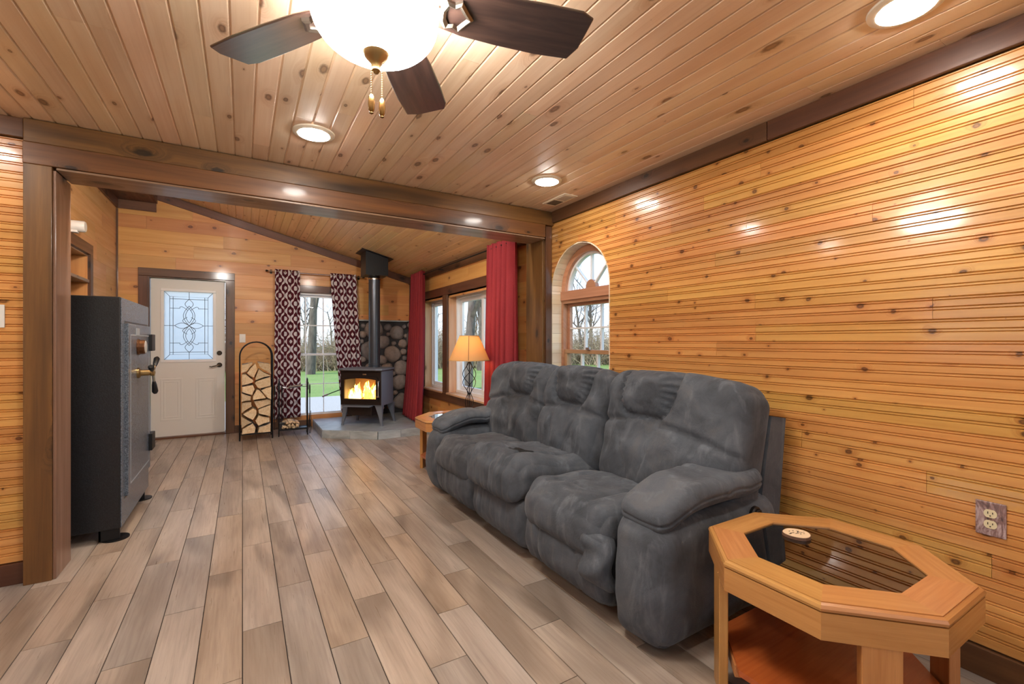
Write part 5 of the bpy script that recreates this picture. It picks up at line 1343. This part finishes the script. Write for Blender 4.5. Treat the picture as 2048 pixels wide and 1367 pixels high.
def tree_mesh(seed, H, r0, levels=4, lean=0):
    rn = random.Random(seed); m = MB()
    def grow(p, d, l, r, lev):
        n = 5 if lev == levels else 4; pts = [p]; rs_ = [r]; q = p.copy(); dd = d.copy()
        for i in range(n):
            dd = (dd+Vector((rn.uniform(-1, 1), rn.uniform(-1, 1), rn.uniform(-.3, .7)))*(.09 if lev == levels else .20)).normalized()
            q = q+dd*l/n; pts.append(q.copy()); rs_.append(r*(1-.62*(i+1)/n))
        m.tube(pts, rs_, 6 if lev == levels else (4 if lev > 1 else 3), cap=False)
        if lev == 0: return
        for k in range(6 if lev == levels else 4):
            f = rn.uniform(.32, 1.0) if lev == levels else rn.uniform(.2, 1.0); i = min(n-1, int(f*n)); b = pts[i].lerp(pts[i+1], f*n-i) if i < n else pts[-1]
            ax = Vector((rn.uniform(-1, 1), rn.uniform(-1, 1), rn.uniform(.0, .9))).normalized(); nd = (dd*.55+ax*.9).normalized()
            grow(b, nd, l*rn.uniform(.42, .62), rs_[i]*.55, lev-1)
    grow(Vector((0, 0, 0)), Vector((lean, .0, 1)).normalized(), H*.62, r0, levels); return m
protos = []
for k, (H, r0) in enumerate(((9, .16), (12, .20), (10, .13))):
    o = tree_mesh(40+k, H, r0).build('bare_tree', M['bark_tree'], None, True, 80, fix=False); protos.append(o)
rt = random.Random(77); used = [0, 0, 0]
GT = 'bare trees beyond the lawn'
def put_tree(k, x, y, s, label, group=GT):
    o = protos[k] if not used[k] else protos[k].copy()
    if used[k]: COL.objects.link(o)
    used[k] = 1; o.location = (x, y, GZ-.05); o.scale = (s, s, s); o.rotation_euler = (0, 0, rt.uniform(0, 6.28)); tag(o, label, 'tree', group)
put_tree(0, 5.75, 12.3, 1.1, 'dark bare tree seen through the window behind the lamp shade', 'near bare trees')
put_tree(2, 10.2, 20.2, 1.6, 'second bare tree farther across the lawn beyond the window behind the lamp', 'near bare trees')
put_tree(1, 2.55, 21.5, 1.0, 'thick bare trunk seen through the tall window between patterned curtains', 'near bare trees')
lab = 'leafless grey tree in the thicket beyond the lawn'
tp_ = []
for i in range(900):
    a = rt.uniform(-8, 66)
    rr = rt.uniform(27, 48); xy = (rr*math.sin(R(a)), rr*math.cos(R(a))+2)
    if any(math.hypot(xy[0]-c[0], xy[1]-c[1]) < 5.5 for c in tp_) or len(tp_) > 40: continue
    tp_.append(xy)
    put_tree(rt.randrange(3), rr*math.sin(R(a)), rr*math.cos(R(a))+2, rt.uniform(.5, .8), lab)
def bush_mesh(seed):
    rn = random.Random(seed); m = MB()
    for i in range(150):
        p = Vector((rn.uniform(-1.1, 1.1), rn.uniform(-.8, .8), 0)); d = Vector((rn.uniform(-.7, .7), rn.uniform(-.7, .7), 1)).normalized(); l = rn.uniform(.7, 2.0); pts = [p]
        for j in range(4): d = (d+Vector((rn.uniform(-1, 1), rn.uniform(-1, 1), rn.uniform(-.7, .3)))*.28).normalized(); pts.append(pts[-1]+d*l/4)
        m.tube(pts, [.016, .013, .010, .007, .003], 3, cap=False)
        for k in range(4):
            q = pts[rn.randrange(1, 5)]; d2 = Vector((rn.uniform(-1, 1), rn.uniform(-1, 1), rn.uniform(-.5, .8))).normalized(); m.tube([q, q+d2*.25+Vector((0, 0, .04)), q+d2*.5], [.007, .005, .002], 3, cap=False)
    return m
th = MB()
proto_b = [bush_mesh(90+k) for k in range(3)]
for i in range(44):
    a = -8+76*(i+.5)/44+rt.uniform(-.5, .5); rr = (24.0 if i % 2 else 27.0)+rt.uniform(-1, 1)+(4 if a > 30 else 0); b_ = proto_b[rt.randrange(3)]
    s2 = rt.uniform(1.1, 1.7); T4 = Matrix.Translation((rr*math.sin(R(a)), rr*math.cos(R(a))+2, GZ-.03)) @ Matrix.Rotation(rt.uniform(0, 6.28), 4, 'Z') @ Matrix.Diagonal((s2, s2, s2*rt.uniform(.7, 1.1), 1))
    n0 = len(th.v); th.v += [T4 @ v for v in b_.v]; th.f += [tuple(q+n0 for q in f) for f in b_.f]
tag(th.build('brush_thicket', M['brush'], None, fix=False), 'tangled dry brown brush thicket along the edge of the lawn', 'brush', kind='stuff')
